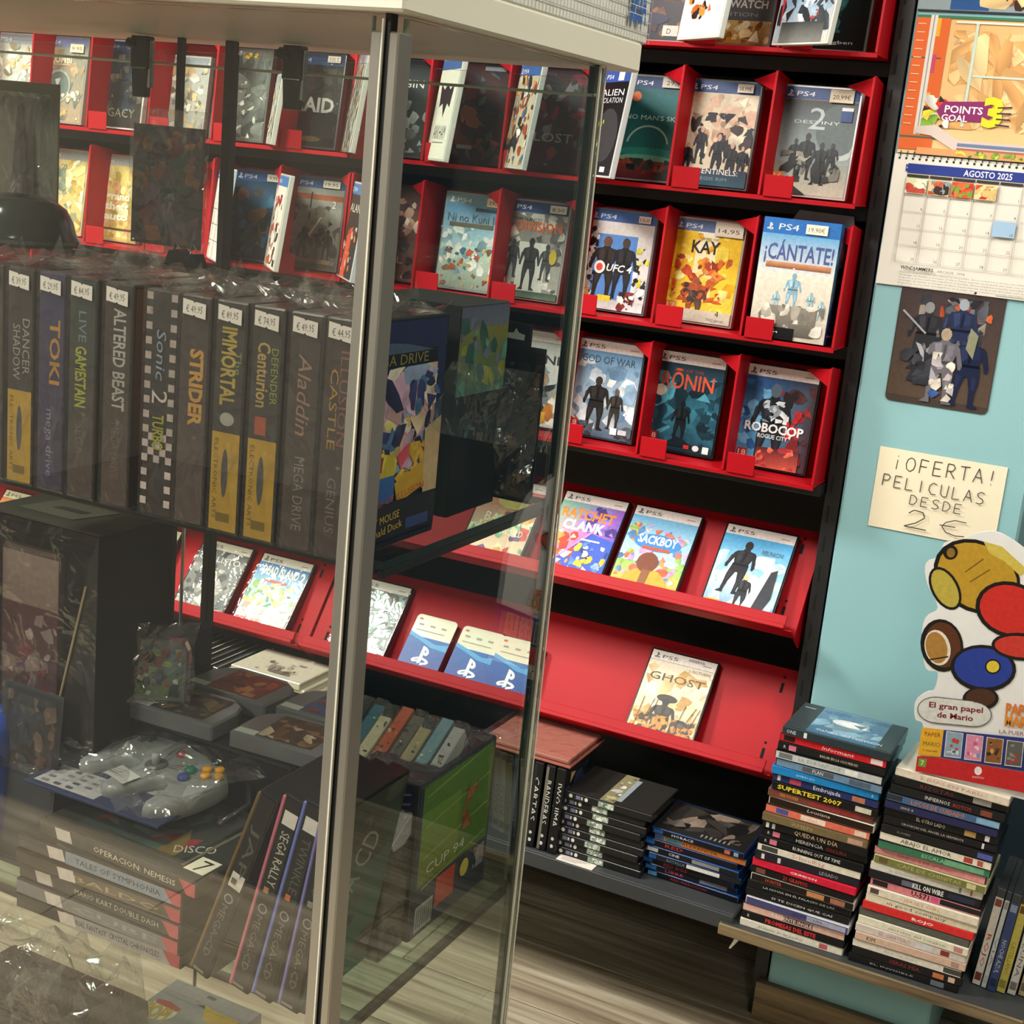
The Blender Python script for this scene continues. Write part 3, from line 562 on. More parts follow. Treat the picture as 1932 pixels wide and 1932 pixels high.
pc((838, 122), 'white game case with a black winged mark, turned aside, second row', d_white_bat, WHT, yaw=-46, y=2.225, t=.0095, zf=Z2, spine_r=lambda a: a.rect(0, 0, 1, 1, '#d8d8d0'))
pc((1010, 140), 'dark red game case with grey skull-like print, second row', d_skull, '#4a3034', zf=Z2)
pc((985, 128), 'colourful game case with a crowded cover, turned aside, second row', d_crowd, WHT, yaw=-48, y=2.225, t=.0095, zf=Z2, spine_r=lambda a: a.rect(0, 0, 1, 1, '#b9bcbc'))
pc((1180, 138), 'teal game case with an arch on the horizon, second row', d_teal, '#aeb4b4', zf=Z2)
pc((1141, 128), 'black and yellow-green game case turned aside beside the cabinet corner, second row', d_alien, '#c2c6c6', yaw=-46, y=2.222, t=.0095, zf=Z2)
pc((1299, 146), 'game case with a cream cover full of dark figures, second row', d_grp, '#5d6468', zf=Z2)
pc((1479.5, 155), 'game case with a grey cover and a big pale numeral two, second row', d_dest, '#c0c6c4', zf=Z2)
# top row (only the lower parts are in the picture)
pc((1182, -90), 'dark purple-brown game case, leftmost seen in the top row', d_deus, '#aab0b0', zf=Z1)
pc((1335, -85), 'grey game case with orange base, half hidden in the top row', d_watch, '#7b8086', zf=Z1)
pc((1318, -95), 'white game case with orange print, turned aside in the top row', d_wfront, WHT, yaw=-40, y=2.222, t=.0095, zf=Z1)
pc((1508, -75), 'dark green-black game case at the right end of the top row', d_green, '#8d9694', zf=Z1)
pc((1498, -88), 'sky-blue game case turned aside at the right end of the top row', d_sky, WHT, yaw=-34, y=2.222, t=.0095, zf=Z1)
# third row
pc((80, 275), 'pale gold shrink-wrapped game case, leftmost of the third row', d_gold, '#c9bf9a', zf=Z3, wrap=True)
pc((180, 288), 'golden shrink-wrapped game case with white stacked words, third row', d_gta, '#cbb98a', zf=Z3, wrap=True)
pc((445, 318), 'dark blue game case with brown figures, third row', d_navyblue, '#56636c', zf=Z3)
pc((415, 316), 'white game case with a black line grid, turned aside, third row', d_wgrid, '#c8d4de', yaw=-42, y=2.225, t=.0095, zf=Z3)
pc((549, 330), 'grey-brown game case with a ruined street cover, third row', d_city, '#6d6a64', zf=Z3)
pc((528, 320), 'white and red game case turned aside, third row', d_redwhite, WHT, yaw=-46, y=2.225, t=.0095, zf=Z3)
pc((690, 345), 'dark brown game case beside the aluminium post, third row', d_brown, '#4c4240', zf=Z3)
pc((668, 334), 'dark game case with an orange streak, turned aside, third row', d_redhair, '#c0ccd4', yaw=-46, y=2.225, t=.0095, zf=Z3)
pc((843, 364), 'pale blue shrink-wrapped game case with strong glare, third row', d_nino, '#9aa6a6', zf=Z3, wrap=True)
pc((955, 373), 'grey game case with three walking silhouettes and orange title, third row', d_div, '#9a9c9c', zf=Z3)
pc((1112, 394), 'game case with two men on a blue ground, third row', d_ufc, '#6c747c', zf=Z3)
pc((1272, 410), 'bright yellow game case with orange splashes, third row', d_kay, '#a9a89c', zf=Z3)
# fourth row
pc((955, 620), 'white-topped game case with grey and yellow print behind the hanging blister, fourth row', d_bini, '#3c4246', zf=Z4)
pc((1092, 634), 'icy blue game case with two figures, fourth row', d_gow, '#3c4246', zf=Z4)
pc((1241, 657), 'dark teal game case with red title and a ship, fourth row', d_ronin, '#16191b', zf=Z4)
pc((1410, 682), 'blue and red game case with an armoured figure, right end of the fourth row', d_robo, '#17191b', zf=Z4)

# the bigger boxed set in the third row, with two microphones printed on its side
def box_set():
    W, T, HH = .122, .085, .185; p = PY(1443, 422, 2.215); R = Matrix.Rotation(RAD(0), 3, 'Z')
    o = thing('microphone_game_box', 'blue and white cardboard box with microphones printed on its side, third row', 'box', M=pose((p.x+W/2, 2.203, Z3+.0008), 0, RAD(3)))
    MB().box(-W/2, W/2, 0, T, 0, HH, '#2f6fc0').build('box_body', 'gloss', o, bevel=.001)
    a = Art(W, HH, 3); a.rect(0, 0, 1, .13, '#2f74c4'); emblem(a, .09, .075, .045, '#f3e6e6'); a.text('PS4', .2, .095, .05, '#f4f6fa', .26, shear=.12); sticker(a, .56, .03, .84, .11, '19,90€', '#f4e8cc')
    a.grad(0, .13, 1, .5, '#6fb0e0', '#f3efe6'); a.grad(0, .45, 1, 1, '#f4e9da', '#c9c2b4'); a.text('¡CÁNTATE!', .06, .34, .13, '#54609c', .9, bold=.02); a.grad(.1, .36, .95, .41, '#e09a70', '#8a5a44')
    a.fig(.5, .74, .3, '#8fb4c8', None, 1.3); [a.fig(u, v, .16, '#9fc0cc', None, 1.2) for u, v in ((.3, .76), (.75, .74), (.9, .8))]; a.grad(.15, .72, .85, .96, '#8a8478', '#5a5650'); a.blobs(['#a39c90','#77746c','#d8d2c6'], 14, .1, .7, .95, .95, .09); a.grad(.2, .9, .6, 1, '#17181a', '#101012'); a.blobs(['#e6e6e6'], 4, .28, .92, .42, .97, .02)
    a.build('front_print', o, loc=(0, -.0004, 0))
    b = Art(T, HH, 4); b.grad(0, 0, 1, 1, '#2a92d4', '#1b4fb0'); b.poly([(0,.25),(1,0),(1,.2),(0,.75)], '#62b4e2'); b.ell(.3, .2, .18, .1, '#cfe4ec')
    for u in (.34, .62): b.ell(u, .42, .14, .07, '#17181a'); b.poly([(u-.13,.43),(u+.13,.43),(u+.03,.82),(u-.05,.82)], '#1c1d20'); b.ell(u, .47, .03, .015, '#e6e6e6')
    b.rect(.08, .82, .9, .9, '#14328a'); b.text('ACTION', .16, .885, .04, '#6f9cdc', .6); b.rect(.1, .92, .8, .935, '#dfe8f4')
    b.build('side_print', o, M=Matrix.Translation((W/2+.0004, T/2, 0)) @ Matrix.Rotation(math.pi/2, 4, 'Z'))
    MB().prism([(-W/2+.02, HH), (W/2-.0, HH), (W/2-.004, HH+.016), (-W/2+.03, HH+.018)], 'y', T-.004, T-.0035, '#d6ccd0').build('hang_flap', 'card', o)
    MB().box(-W/2-.001, W/2+.001, -.0022, T+.001, -.0004, HH+.0005).build('shrink_wrap', 'wrap', o, bevel=.001)
box_set()

# ---- cases on the sloping trays
def t_balan(a): ps5(a); a.grad(0, .108, 1, 1, '#c2504a', '#e8d8b8'); a.blobs(['#f1e3c0','#c84a44','#6a4a78','#e8a85a','#7ab08a'], 28, 0, .4, 1, .98, .1); a.ell(.55, .25, .26, .12, '#d8b86a'); a.text('BALAN', .2, .55, .11, '#fbf4e4', .6); a.text('WONDERWORLD', .14, .68, .075, '#f4ead8', .76)
def t_ratch(a): ps5(a); a.grad(0, .108, 1, 1, '#7fc0a0', '#e88aa8', '#8a5ac0', '#3a62c8'); a.blobs(['#6a4ab8','#b06ad0','#4a3a8a','#8a7ad8'], 14, .35, .12, 1, .45, .13); a.text('RATCHET', .06, .3, .11, '#f08a2a', .84, bold=.03); a.text('CLANK', .14, .44, .11, '#f4f4f6', .66, bold=.04); a.poly([(.0,.95),(.62,.45),(1,.5),(1,1),(0,1)], '#3d5cc4'); a.blobs(['#e8622c','#c8452a','#f0a050','#e9d8c0'], 16, .02, .45, .45, .9, .09); a.blobs(['#8fb0e8','#dfe6f0','#2a3a78','#e0c040','#5a8ae0'], 18, .45, .55, .98, .95, .08); a.line(.0, 1, .65, .42, .004, '#f08ad0'); a.rect(.5, .53, .8, .55, '#e4dff0')
def t_sack(a): ps5(a); a.grad(0, .108, 1, .7, '#6fb0dc', '#bfe0e4'); a.grad(0, .65, 1, 1, '#8fbf6a', '#e8b04a'); a.blobs(['#d87a6a','#e8c8d8','#5a8ac0','#e0a04a','#9ac86a','#c89ac8','#d8684a','#4a6a9a'], 40, 0, .2, 1, .85, .09); a.ell(.5, .4, .36, .1, '#3f86cc', 18); a.text('SACKBOY', .5, .42, .095, '#f6f8fa', .6, 'c', bold=.03); a.rect(.3, .455, .72, .49, '#c0583c'); a.ell(.5, .95, .36, .25, '#e8a23c', 18); a.ell(.46, .64, .16, .12, '#7a4632', 16); a.poly([(.42,.72),(.55,.72),(.52,.98),(.4,.98)], '#8a5a3a')
def t_ff(a): ps5(a); a.grad(0, .108, 1, .6, '#4aa4dc', '#9fd4f0'); a.grad(0, .55, 1, 1, '#d8ecf4', '#4a8abf'); a.blobs(['#eef6fa','#c9e2ee','#ffffff','#b4d8ec'], 24, 0, .3, 1, .98, .15, 2); a.fig(.3, .78, .62, '#24262c', '#2a2624', 1.25, .1); a.fig(.5, .95, .42, '#2c2e34', '#e0c890', 1.1); a.poly([(.62,.98),(.72,.5),(.9,.42),(.92,.75),(.8,1)], '#3a3d46'); a.poly([(.5,1),(.72,.48),(.82,.44),(.66,1)], '#dfe9ee'); a.text('REUNION', .6, .28, .05, '#5a7078', .3); age(a, '12', .03, .87, '#e0a84a', .2, .1)
def t_ghost(a): ps5(a, '#efe6e0'); bgd(a, '#e8dcc4', '#dcc496'); a.blobs(['#e2cfa6','#d6b884','#efe4cc','#caa060'], 26, 0, .15, 1, .98, .14); a.text('RESERVA', .58, .05, .028, '#5a4a44', .24); a.text('2 OCTUBRE', .62, .17, .03, '#8a7a74', .34); a.text('GHOST', .5, .33, .085, '#4a4238', .84, 'c'); a.ell(.45, .52, .16, .045, '#3a3630', 16); a.fig(.45, .98, .46, '#33302b', '#2a2824', 1.7); a.blobs(['#2f2c28','#4a423a','#c98a3a','#3a342e','#b87a34'], 40, .03, .72, .97, .99, .08); [a.line(u, .85, u+d, .55, .0012, '#3a352f') for u, d in ((.1,.02),(.2,.08),(.28,.05),(.7,.06),(.78,.14),(.88,.1))]; age(a, '18', .02, .9, '#d8706a', .18, .07)
def t_dead(a): ps5(a, '#eee6da'); a.grad(0, .108, 1, .45, '#3f82c4', '#8cc8e0'); a.grad(0, .42, 1, 1, '#a8d8d8', '#efeae2'); a.blobs(['#c9c85a','#8fb86a','#e0d890','#6aa890'], 22, 0, .36, 1, .68, .1); a.text('DEAD ISLAND', .12, .26, .11, '#f6f4ee', .72, bold=.03); a.text('2', .87, .3, .15, '#f6f4ee', .1, bold=.03); a.rect(.22, .32, .68, .36, '#d0484a'); a.blobs(['#efeae4','#fff','#d8a8a0','#e6c0b8','#c9d8d4'], 26, 0, .65, 1, .99, .1); age(a, '18', .03, .86, '#d8646a', .2, .1)
def t_call(a): ps5(a, '#ede6d6'); bgd(a, '#6a6f72', '#8a8684'); a.blobs(['#4a4e52','#9a9a98','#5d6266','#b9b4ae','#3c4044'], 34, 0, .12, 1, .98, .12); a.text('CALLISTO', .06, .27, .075, '#eceae6', .84); a.ell(.45, .45, .12, .07, '#d8b890'); a.blobs(['#eee','#d8d4d0'], 12, .1, .6, .95, .97, .06, 3)
def t_sky2(a): ps5(a, '#efe6c8'); bgd(a, '#7fa8bc', '#a9dce0'); a.blobs(['#8fbfc8','#a4d4d8','#6fa4b4','#c4e8e4'], 22, 0, .3, 1, .98, .16); [a.text(s, .18, v, .085, '#f4eed8', .4, bold=.03) for s, v in (('STEP', .32), ('THE', .42), ('SKY', .52))]; a.blobs(['#d8d84a','#e8d860'], 6, .62, .3, .78, .5, .05); a.blobs(['#e08a5a'], 3, .75, .15, .95, .3, .09)
def t_star(a): ps5(a, '#efe8cc'); bgd(a, '#6f8a9c', '#5a7890'); a.rect(.2, .15, .34, .26, '#d0443a'); a.text('STAR', .38, .27, .1, '#f4f0e4', .5, bold=.03)
def t_red(a): ps5(a, '#efe6c4'); bgd(a, '#d88a5a', '#c8a070'); a.blobs(['#e0703a','#e8b070','#b85a3a'], 14, 0, .12, 1, .98, .14)
def t_mech(a): ps5(a, '#ece4dc'); bgd(a, '#8a9498', '#a4a8a4'); a.blobs(['#5a6468','#c9d4d4','#8fa8ac','#eef0ee','#6a5a54','#7a8a8e'], 40, 0, .12, 1, .98, .1, 2.4); a.text('GUNS', .3, .34, .14, '#eef0f0', .65, bold=.03); a.blobs(['#f4f4f2'], 10, .1, .7, .9, .98, .06, 3)
def tc(bl, z, label, d, lean=40., shell='#1c1f22', **k):
    """case standing on a tray lip; bl = pixel of its bottom-left corner on the line of the lip"""
    p = PY(*bl, 2.206)
    M = pose((p.x+CW/2, 2.206, z+.0092), 0, RAD(lean)); return case_at(M, label, d, shell=shell, group=G3, seed=int(bl[0]), **k)
tc((858, 1047), z6, 'cream and red game case, leftmost seen on the upper tray', t_balan, shell='#24303c')
tc((1005, 1081), z6, 'green, orange and purple game case on the upper tray behind the cabinet edge', t_ratch)
tc((1140, 1105), z6, 'candy-coloured game case with a brown knitted ball, upper tray', t_sack)
tc((1315, 1146), z6, 'sky-blue game case with figures and clouds, right end of the upper tray', t_ff)
tc((1173, 1378), z7, 'cream and gold game case alone on the right half of the lower tray', t_ghost)
tc((609, 1230), z7, 'grey mechanical game case behind the aluminium post, lower tray', t_mech, wrap=True)
tc((430, 1172), z7, 'blue and white game case with palms, lower tray left of the seam', t_dead, wrap=True)
tc((318, 1148), z7, 'grey game case with white capitals, lower tray', t_call, wrap=True)
tc((187, 1110), z7, 'light blue game case with cream words, lower tray', t_sky2)
tc((58, 1080), z7, 'slate game case with a red square, lower tray behind the black carton', t_star)
tc((-60, 1050), z7, 'orange game case with cream top at the left picture edge, lower tray', t_red)
# prepaid cards on the lower tray
def gift(u, i):
    p = PY(*u, 2.206); o = thing('prepaid_card', ['blue prepaid card, left of three on the lower tray', 'blue prepaid card, middle of three on the lower tray', 'blue prepaid card, right of three on the lower tray'][i], 'card', M=pose((p.x+.0435, 2.2065-.002*i, z7+.0095), 0, RAD(42)), group='blue prepaid cards')
    Wc, Hc2 = .087, .125; r = .008; pts = []
    for cx, cz, a0 in ((Wc/2-r, r, -90), (Wc/2-r, Hc2-r, 0), (-Wc/2+r, Hc2-r, 90), (-Wc/2+r, r, 180)):
        for k in range(4): t = RAD(a0+30*k); pts.append((cx+r*math.cos(t), cz+r*math.sin(t)))
    MB().prism(pts, 'y', 0, .0012, '#e9e2cf').build('card_blank', 'gloss', o)
    a = Art(Wc, Hc2, i); a.grad(.0, .36, 1, .94, '#2a5fae', '#2b3a94'); a.poly([(0,.36),(.0,.3),(.3,.36),(.7,.44),(1,.4),(1,.52),(.6,.5),(.3,.42)], '#4f9ad6'); a.rect(.06, .94, .94, .96, '#2b3a94'); emblem(a, .5, .66, .22, '#f4f6fb'); a.text('PlayStation', .1, .955, .04, '#f2f2f6', .6)
    a.rect(.08, .06, .16, .09, '#c8583c'); [a.rect(q, .15, q+.12, .18, '#9a9488') for q in (.12, .4, .68)]; a.rect(.1, .25, .8, .265, '#a8a296'); a.build('card_print', o, loc=(0, -.0002, 0))
gift((741, 1263), 0); gift((829, 1288), 1); gift((903, 1306), 2)

# ================================================================== film cases: bottom shelf, wooden shelf
def ordn(i): return ['top','second','third','fourth','fifth','sixth','seventh','eighth','ninth','tenth','eleventh','twelfth','thirteenth','fourteenth','fifteenth','sixteenth','seventeenth','eighteenth','nineteenth','twentieth','twenty-first','twenty-second','twenty-third','twenty-fourth','twenty-fifth','twenty-sixth'][i]
DL, DD, DT = .1675, .128, .0134
_dvd = {}
def dvd_shell(L, D, T, c):
    k = (L, D, T, c)
    if k not in _dvd: _dvd[k] = MB().box(-L/2, L/2, 0, D, 0, T, c).mesh('case_shell', 'gloss', bevel=.0011, seg=1)
    return _dvd[k]
def dvd(loc, label, base, draw, shell='#17181a', group='stacked film cases', L=DL, T=DT, D=DD, yaw=0., M=None, name='film_case', top=None, seed=0):
    o = thing(name, label, 'film case', M=M or pose(loc, yaw), group=group)
    link('case_shell', dvd_shell(L, D, T, shell), o)
    a = Art(L-.003, T-.0022, seed); a.rect(0, 0, 1, 1, base); draw(a); a.build('spine', o, loc=(0, -.0003, .0011))
    if top:
        b = Art(L-.004, D-.006, seed); top(b); b.build('cover', o, M=Matrix.Translation((0, .003, T+.0003)) @ Matrix.Rotation(-math.pi/2, 4, 'X'))
    return o
def sp(txt, c, u=.5, w=.4, al='c', size=.5, extra=(), shear=0., bold=0.):
    """spine print: title plus (u0, u1, colour) patches and end marks"""
    def f(a):
        for e in extra:
            if len(e) == 3: a.rect(e[0], .12, e[1], .88, e[2])
            else: a.text(e[0], e[1], .74, .46, e[2], e[3])
        a.text(txt, u, .5+size/2, size, c, w, al, shear=shear, bold=bold, res=1)
    return f
R_, P_ = ('R', .05, '#d8d8d4', .02), (.1, .17, '#d77a92')
LS = [  # base, description, print, shell
 ('#2c3a42','dark blue case with a white bird on its lid', sp('ONE', '#dfe6ea', .08, .09, extra=[(.2,.23,'#e8ece8')]), '#3a4246'),
 ('#d2222c','bright red case with white script', sp('Informant', '#f6e8e8', .55, .3, shear=.3, extra=[(.03,.14,'#2c1c1c'),(.86,.97,'#f0e0e0')])),
 ('#1a1a1c','black case with small yellow capitals', sp('BAILAR EN LA OSCURIDAD', '#d8cfae', .58, .36, size=.36, extra=[R_, P_])),
 ('#c9cfce','pale grey case with outlined capitals', sp('LA TORONTOISE', '#8f989a', .42, .4, extra=[(.03,.16,'#77787a'),(.66,.78,'#f2f2ee')])),
 ('#6f8fae','misty blue case with a photo strip', sp('PLAN', '#e0e6ea', .4, .1, extra=[(.25,.55,'#5a5f66'),(.7,.9,'#56657a')])),
 ('#1f86cc','plain bright blue case', sp('EMBRUJO', '#bfe0f2', .32, .18, size=.3, extra=[('z', .94, '#e6f0f6', .02)]), '#1f86cc'),
 ('#2a3468','navy case with a white script title', sp('Embrujada', '#eef0f4', .52, .26, size=.6, extra=[(.04,.07,'#e6e6e0'),(.16,.27,'#c84a6a'),(.76,.88,'#c0785a')])),
 ('#151517','black case with yellow capitals and a year', sp('SUPERTEST 2007', '#e8d23a', .36, .62, size=.62, bold=.03, extra=[(.8,.95,'#d8d6c0')])),
 ('#7a4238','brown-red case with gold lettering', sp('FIRE POWER', '#d8a050', .2, .18, extra=[(.4,.88,'#9a3a3c')]), '#6a5a52'),
 ('#2a1c14','dark brown case above a cream edge', sp('Lousiana', '#d8cfc0', .48, .22, shear=.25, extra=[(.0,1,'#2a1c14')]), '#e6e0cc'),
 ('#e8775f','coral case with a white panel', sp('Loulou', '#f0a890', .42, .16, extra=[(.1,.22,'#4a5aa0'),(.34,.58,'#f4ead8'),(.86,.97,'#f0d8c8')])),
 ('#7a6a4a','olive-brown case', sp('AMEN', '#b8a070', .38, .2, extra=[(.82,.96,'#c8a08a')]), '#6a5c42'),
 ('#19191b','black case with a serif title', sp('QUEDA UN DÍA', '#d8b890', .52, .42, size=.6, extra=[(.03,.06,'#e6e6e2'),(.09,.12,'#b9b9b4')])),
 ('#17171a','black case with a pink tag and half-red title', sp('HERENCIA', '#e8e8e6', .46, .26, extra=[R_, P_, ('OSCURA', .62, '#b8343c', .2)])),
 ('#141416','black case with spaced white capitals', sp('RUNNING OUT OF TIME', '#ecece8', .56, .46, extra=[R_, P_])),
 ('#e9e4d2','cream case with pink lettering', sp('Schoolbag', '#d87a80', .5, .32, size=.6, extra=[(.04,.2,'#4a4a48')]), '#1a1a1c'),
 ('#26242e','dark aubergine case', sp('LEGADO', '#b9b4c0', .72, .18, extra=[(.06,.09,'#e0e0e0'),(.22,.25,'#e0e0e0')])),
 ('#d8233f','crimson case with a white line title', sp('CRIMSON', '#f4dce0', .5, .26, size=.3, bold=.03), '#d8233f'),
 ('#1c1718','black case with red numerals', sp('21 GRAMOS', '#d83a34', .44, .24, size=.6, extra=[(.05,.14,'#7a4a40')])),
 ('#221a18','black case with a photo of faces', sp('HUNTER', '#d0483c', .22, .16, extra=[(.55,.72,'#c88a5a'),(.78,.92,'#b0705a')]), '#d8d4c8'),
 ('#17171a','black case with tiny white capitals', sp('LA NOVIA EN EL PALACIO DE LAS', '#d8d8d4', .5, .7, size=.28)),
 ('#1b1b1d','black case with a two-line white title', sp('SI TE DICEN QUE CAÍ', '#e0e0dc', .55, .6, size=.3)),
 ('#4c4a78','violet-blue case fading to white', sp('ESPECIAL', '#2a2a44', .62, .3, size=.3, extra=[(.6,.98,'#a9acc4')]), '#c9ccd4'),
 ('#e2b8a8','pink case with pale capitals', sp('PACIENTE INGLÉS', '#f6f2ee', .5, .42, size=.5, extra=[(.4,.7,'#6a4a48')])),
 ('#18181a','black case with heavy red capitals', sp('PROMESAS DEL ESTE', '#e0343a', .48, .5, size=.62, bold=.03, extra=[R_])),
 ('#eee8d8','ivory case at the foot', sp('El rumor de las piedras', '#8a8678', .4, .44, size=.4, shear=.2, extra=[(.78,.86,'#c8646a')]), '#e8e4d6')]
RS = [
 ('#e9dcca','cream case under the cut-out display', sp('2 DÍAS EN PARÍS', '#c88a80', .5, .56, size=.4), '#e6dcc8'),
 ('#1b191b','black case with dark red serif title', sp('RIZOTAS', '#7a3038', .38, .3, size=.55, extra=[(.7,.86,'#b9b4ae')])),
 ('#1c1d1f','black case with white and red capitals', sp('INFIERNOS', '#e8e8e6', .42, .22, extra=[('ROTOS', .56, '#c8343c', .16), (.8,.9,'#8a4a3a')])),
 ('#4a6a94','blue case with orange block title', sp('LOCOS DE CUIDADO', '#d0784a', .46, .48, size=.6, bold=.02, extra=[(.0,.14,'#30343a'),(.8,1,'#8ab8d8')])),
 ('#2a2d58','deep blue case with a slim spine', sp('SERIE B', '#c8c46a', .2, .12, size=.3)),
 ('#161618','black case with white and gold title', sp('EL OTRO LADO', '#e4e0d0', .42, .26, extra=[(.72,.82,'#c8a060'),(.9,.94,'#eee')])),
 ('#1c1a1e','black case with a narrow spaced title', sp('CRÓNICAS DEL ÁNGEL LA SERPIENTE', '#cfc8b4', .44, .56, size=.3, extra=[(.88,.9,'#eee')])),
 ('#201f22','charcoal case with a blue end', sp('EL HOMBRE', '#8a8a88', .2, .12, size=.3, extra=[(.86,.99,'#5a62b0')])),
 ('#efe9d6','ivory case with black hand lettering', sp('ABAJO EL AMOR', '#2a2826', .42, .46, size=.55, extra=[(.76,.84,'#b84a44'),(.88,.93,'#c85a50')]), '#2a2a2c'),
 ('#3f7a5c','green case with a pale fading end', sp('ESCALA', '#a8d8b0', .5, .2, extra=[(.6,.95,'#7ab48e')])),
 ('#e79a9c','pink case with rose lettering', sp('DIME QUE ME QUIERES', '#b8505a', .46, .5, size=.36)),
 ('#7d8048','olive-green case with spaced capitals', sp('CAFÉ DE CHINITAS', '#c0bc7c', .5, .58, size=.5, extra=[(.04,.12,'#6a5a3a'),(.84,.92,'#d8d0a0')]), '#c8c49a'),
 ('#dfdcd0','off-white case with a grey script', sp('la vida nueva', '#b0aca0', .3, .26, size=.36, extra=[(.8,.82,'#8a8a84'),(.9,.92,'#a87a50')]), '#e0dcd0'),
 ('#1f2026','black case with white block capitals', sp('KILL ON WIRE', '#e8e8ea', .54, .28, size=.7, bold=.03, extra=[(.3,.42,'#6a7080'),(.72,.96,'#30354a')])),
 ('#e0868e','rose and black case with a dark code title', sp('U-571', '#1e1e20', .46, .16, size=.75, bold=.02, extra=[(.02,.16,'#26262a'),(.56,.63,'#d85a94'),(.64,1,'#242428')])),
 ('#ece2cc','cream case with coral letters', sp('JERSEY GIRL', '#e0906a', .5, .34, size=.42, extra=[(.02,.1,'#5a4a4a')]), '#ece6d6'),
 ('#e8ddc4','cream case with a brown lower-case title', sp('in good company', '#5a3a44', .46, .54, size=.45), '#ece6d6'),
 ('#e03434','bright red case with a white label', sp('ROJO', '#f8ecec', .55, .2, size=.4, bold=.03), '#dd3030'),
 ('#5d6058','grey case with a dull title', sp('nocturno', '#7c7a6c', .42, .3, size=.3), '#4a4d48'),
 ('#e8e4cc','ivory case with grey lower-case letters', sp('secretos del corazón', '#8a887c', .54, .52, size=.42, extra=[(.88,.96,'#c88a8a')]), '#e8e4d4'),
 ('#d9cdc4','beige case with pink small capitals', sp('EL CARTERO', '#c88a98', .36, .3, size=.5, extra=[(.78,.86,'#8a3a34'),(.55,.7,'#d6d8e0')]), '#d8d0c8'),
 ('#d8b8a4','tan case with a small face', sp('KIM', '#2a2a2c', .14, .08, size=.6, extra=[(.88,.95,'#b09488')]), '#d8c0b0'),
 ('#e4ded2','pale case fading to black', sp('nunca más', '#b4aea4', .45, .3, size=.4, extra=[(.84,1,'#4a4a4a')])),
 ('#1d1a1c','black case with a dark red title', sp('SERÁS MÍA', '#8a2f34', .48, .28, size=.55, extra=[(.74,.84,'#c8784a'),(.88,.94,'#d8b8a0')])),
 ('#1a1b1d','black case at the foot with thin white letters', sp('EL INVISIBLE', '#b8bab8', .4, .4, size=.22, extra=[(.76,.88,'#6a7478')]))]
ZS, YS = .262, 2.078
rr = random.Random(11)
def bird(b):
    b.rect(0, 0, 1, 1, '#3a4448'); b.grad(.2, 0, .86, 1, '#6f93ac', '#3f6a8c'); b.blobs(['#7fa4bc','#5a86a4','#86a8b8'], 14, .2, .05, .86, .9, .14); b.ell(.52, .42, .17, .12, '#d6e0e4', 14); b.poly([(.4,.42),(.56,.3),(.7,.48),(.52,.52)], '#eef2f2'); b.poly([(.55,.4),(.68,.36),(.64,.5)], '#6f8290')
    b.text('NOMADAS DEL VIENTO', .9, .82, .07, '#d8e2ea', .62, rot=math.pi); b.rect(.03, .15, .14, .19, '#8f9a9c')
z = ZS
for i, (base, desc, pr, *sh) in list(enumerate(LS))[::-1]:
    k = i/25; x = -.4285+.0215*(1-k)+rr.uniform(-.0025, .0025); shell = sh[0] if sh else '#151618'
    dvd((x, YS+rr.uniform(-.003, .003), z), '%s, %s down in the left film stack' % (desc, ordn(i)) if i else desc+', topping the left film stack', base, pr, shell, yaw=RAD(rr.uniform(-1.2, 1.2)), seed=i, top=bird if i == 0 else None, group='left stack of film cases'); z += DT+.0001
ZLT = z; z = ZS
for i, (base, desc, pr, *sh) in list(enumerate(RS))[::-1]:
    k = i/24; x = -.2495+.019*(1-k)+rr.uniform(-.003, .003); shell = sh[0] if sh else '#151618'
    dvd((x, YS+rr.uniform(-.003, .003), z), '%s, %s down in the right film stack' % (desc, ordn(i)) if i else desc+', topping the right film stack', base, pr, shell, yaw=RAD(rr.uniform(-1.2, 1.2)+(-2 if i == 0 else 0)), seed=40+i, group='right stack of film cases'); z += DT-.0002
ZRT = z
# upright film cases at the right end of the wooden shelf
UP = [('#d9d6cc','white upright film case with red letters, nearest the right stack', 'ROJO', '#b03a3a', 1838, 1858), ('#c8d0d0','thin pale upright film case', 'VIA', '#8a9090', 1852, 1864), ('#3c4c7c','blue upright film case', 'NOCHE AZUL', '#c8d0e0', 1866, 1870), ('#c3b95a','yellow upright film case', 'CASTELLANO', '#7a7434', 1884, 1873), ('#cfccc4','grey-white upright film case, rightmost', 'LUNA', '#6a6a66', 1904, 1877), ('#b9a878','brown upright film case behind the picture edge', 'TERRA', '#5a4a34', 1925, 1880)]
for i, (c, lab, tx, tcol, px, py) in enumerate(UP):
    p = PZ(px, py, ZS); T = .0085 if i == 1 else .0136
    o = thing('film_case', lab, 'film case', M=pose((p.x+.002, p.y, ZS+.0003), 0, 0, RAD(4)), group='upright film cases')
    MB().box(-T/2, T/2, 0, DD, 0, DL, '#3c4144').build('case_shell', 'gloss', o, bevel=.001)
    a = Art(T-.002, DL*.9, i); a.rect(0, 0, 1, 1, c); a.text(tx, .25, .42, .5*T/DL, tcol, .4*DL/T, rot=-math.pi/2, res=1); a.rect(.1, .02, .9, .1, ['#8a4a3a','#999','#8f9cb4','#6a4a2a','#a09a8a','#776'][i]); a.rect(.1, .86, .9, .95, ['#7a4034','#bbb','#2a3450','#8a8440','#77746c','#665'][i]); a.build('spine', o, loc=(0, -.0003, .002))
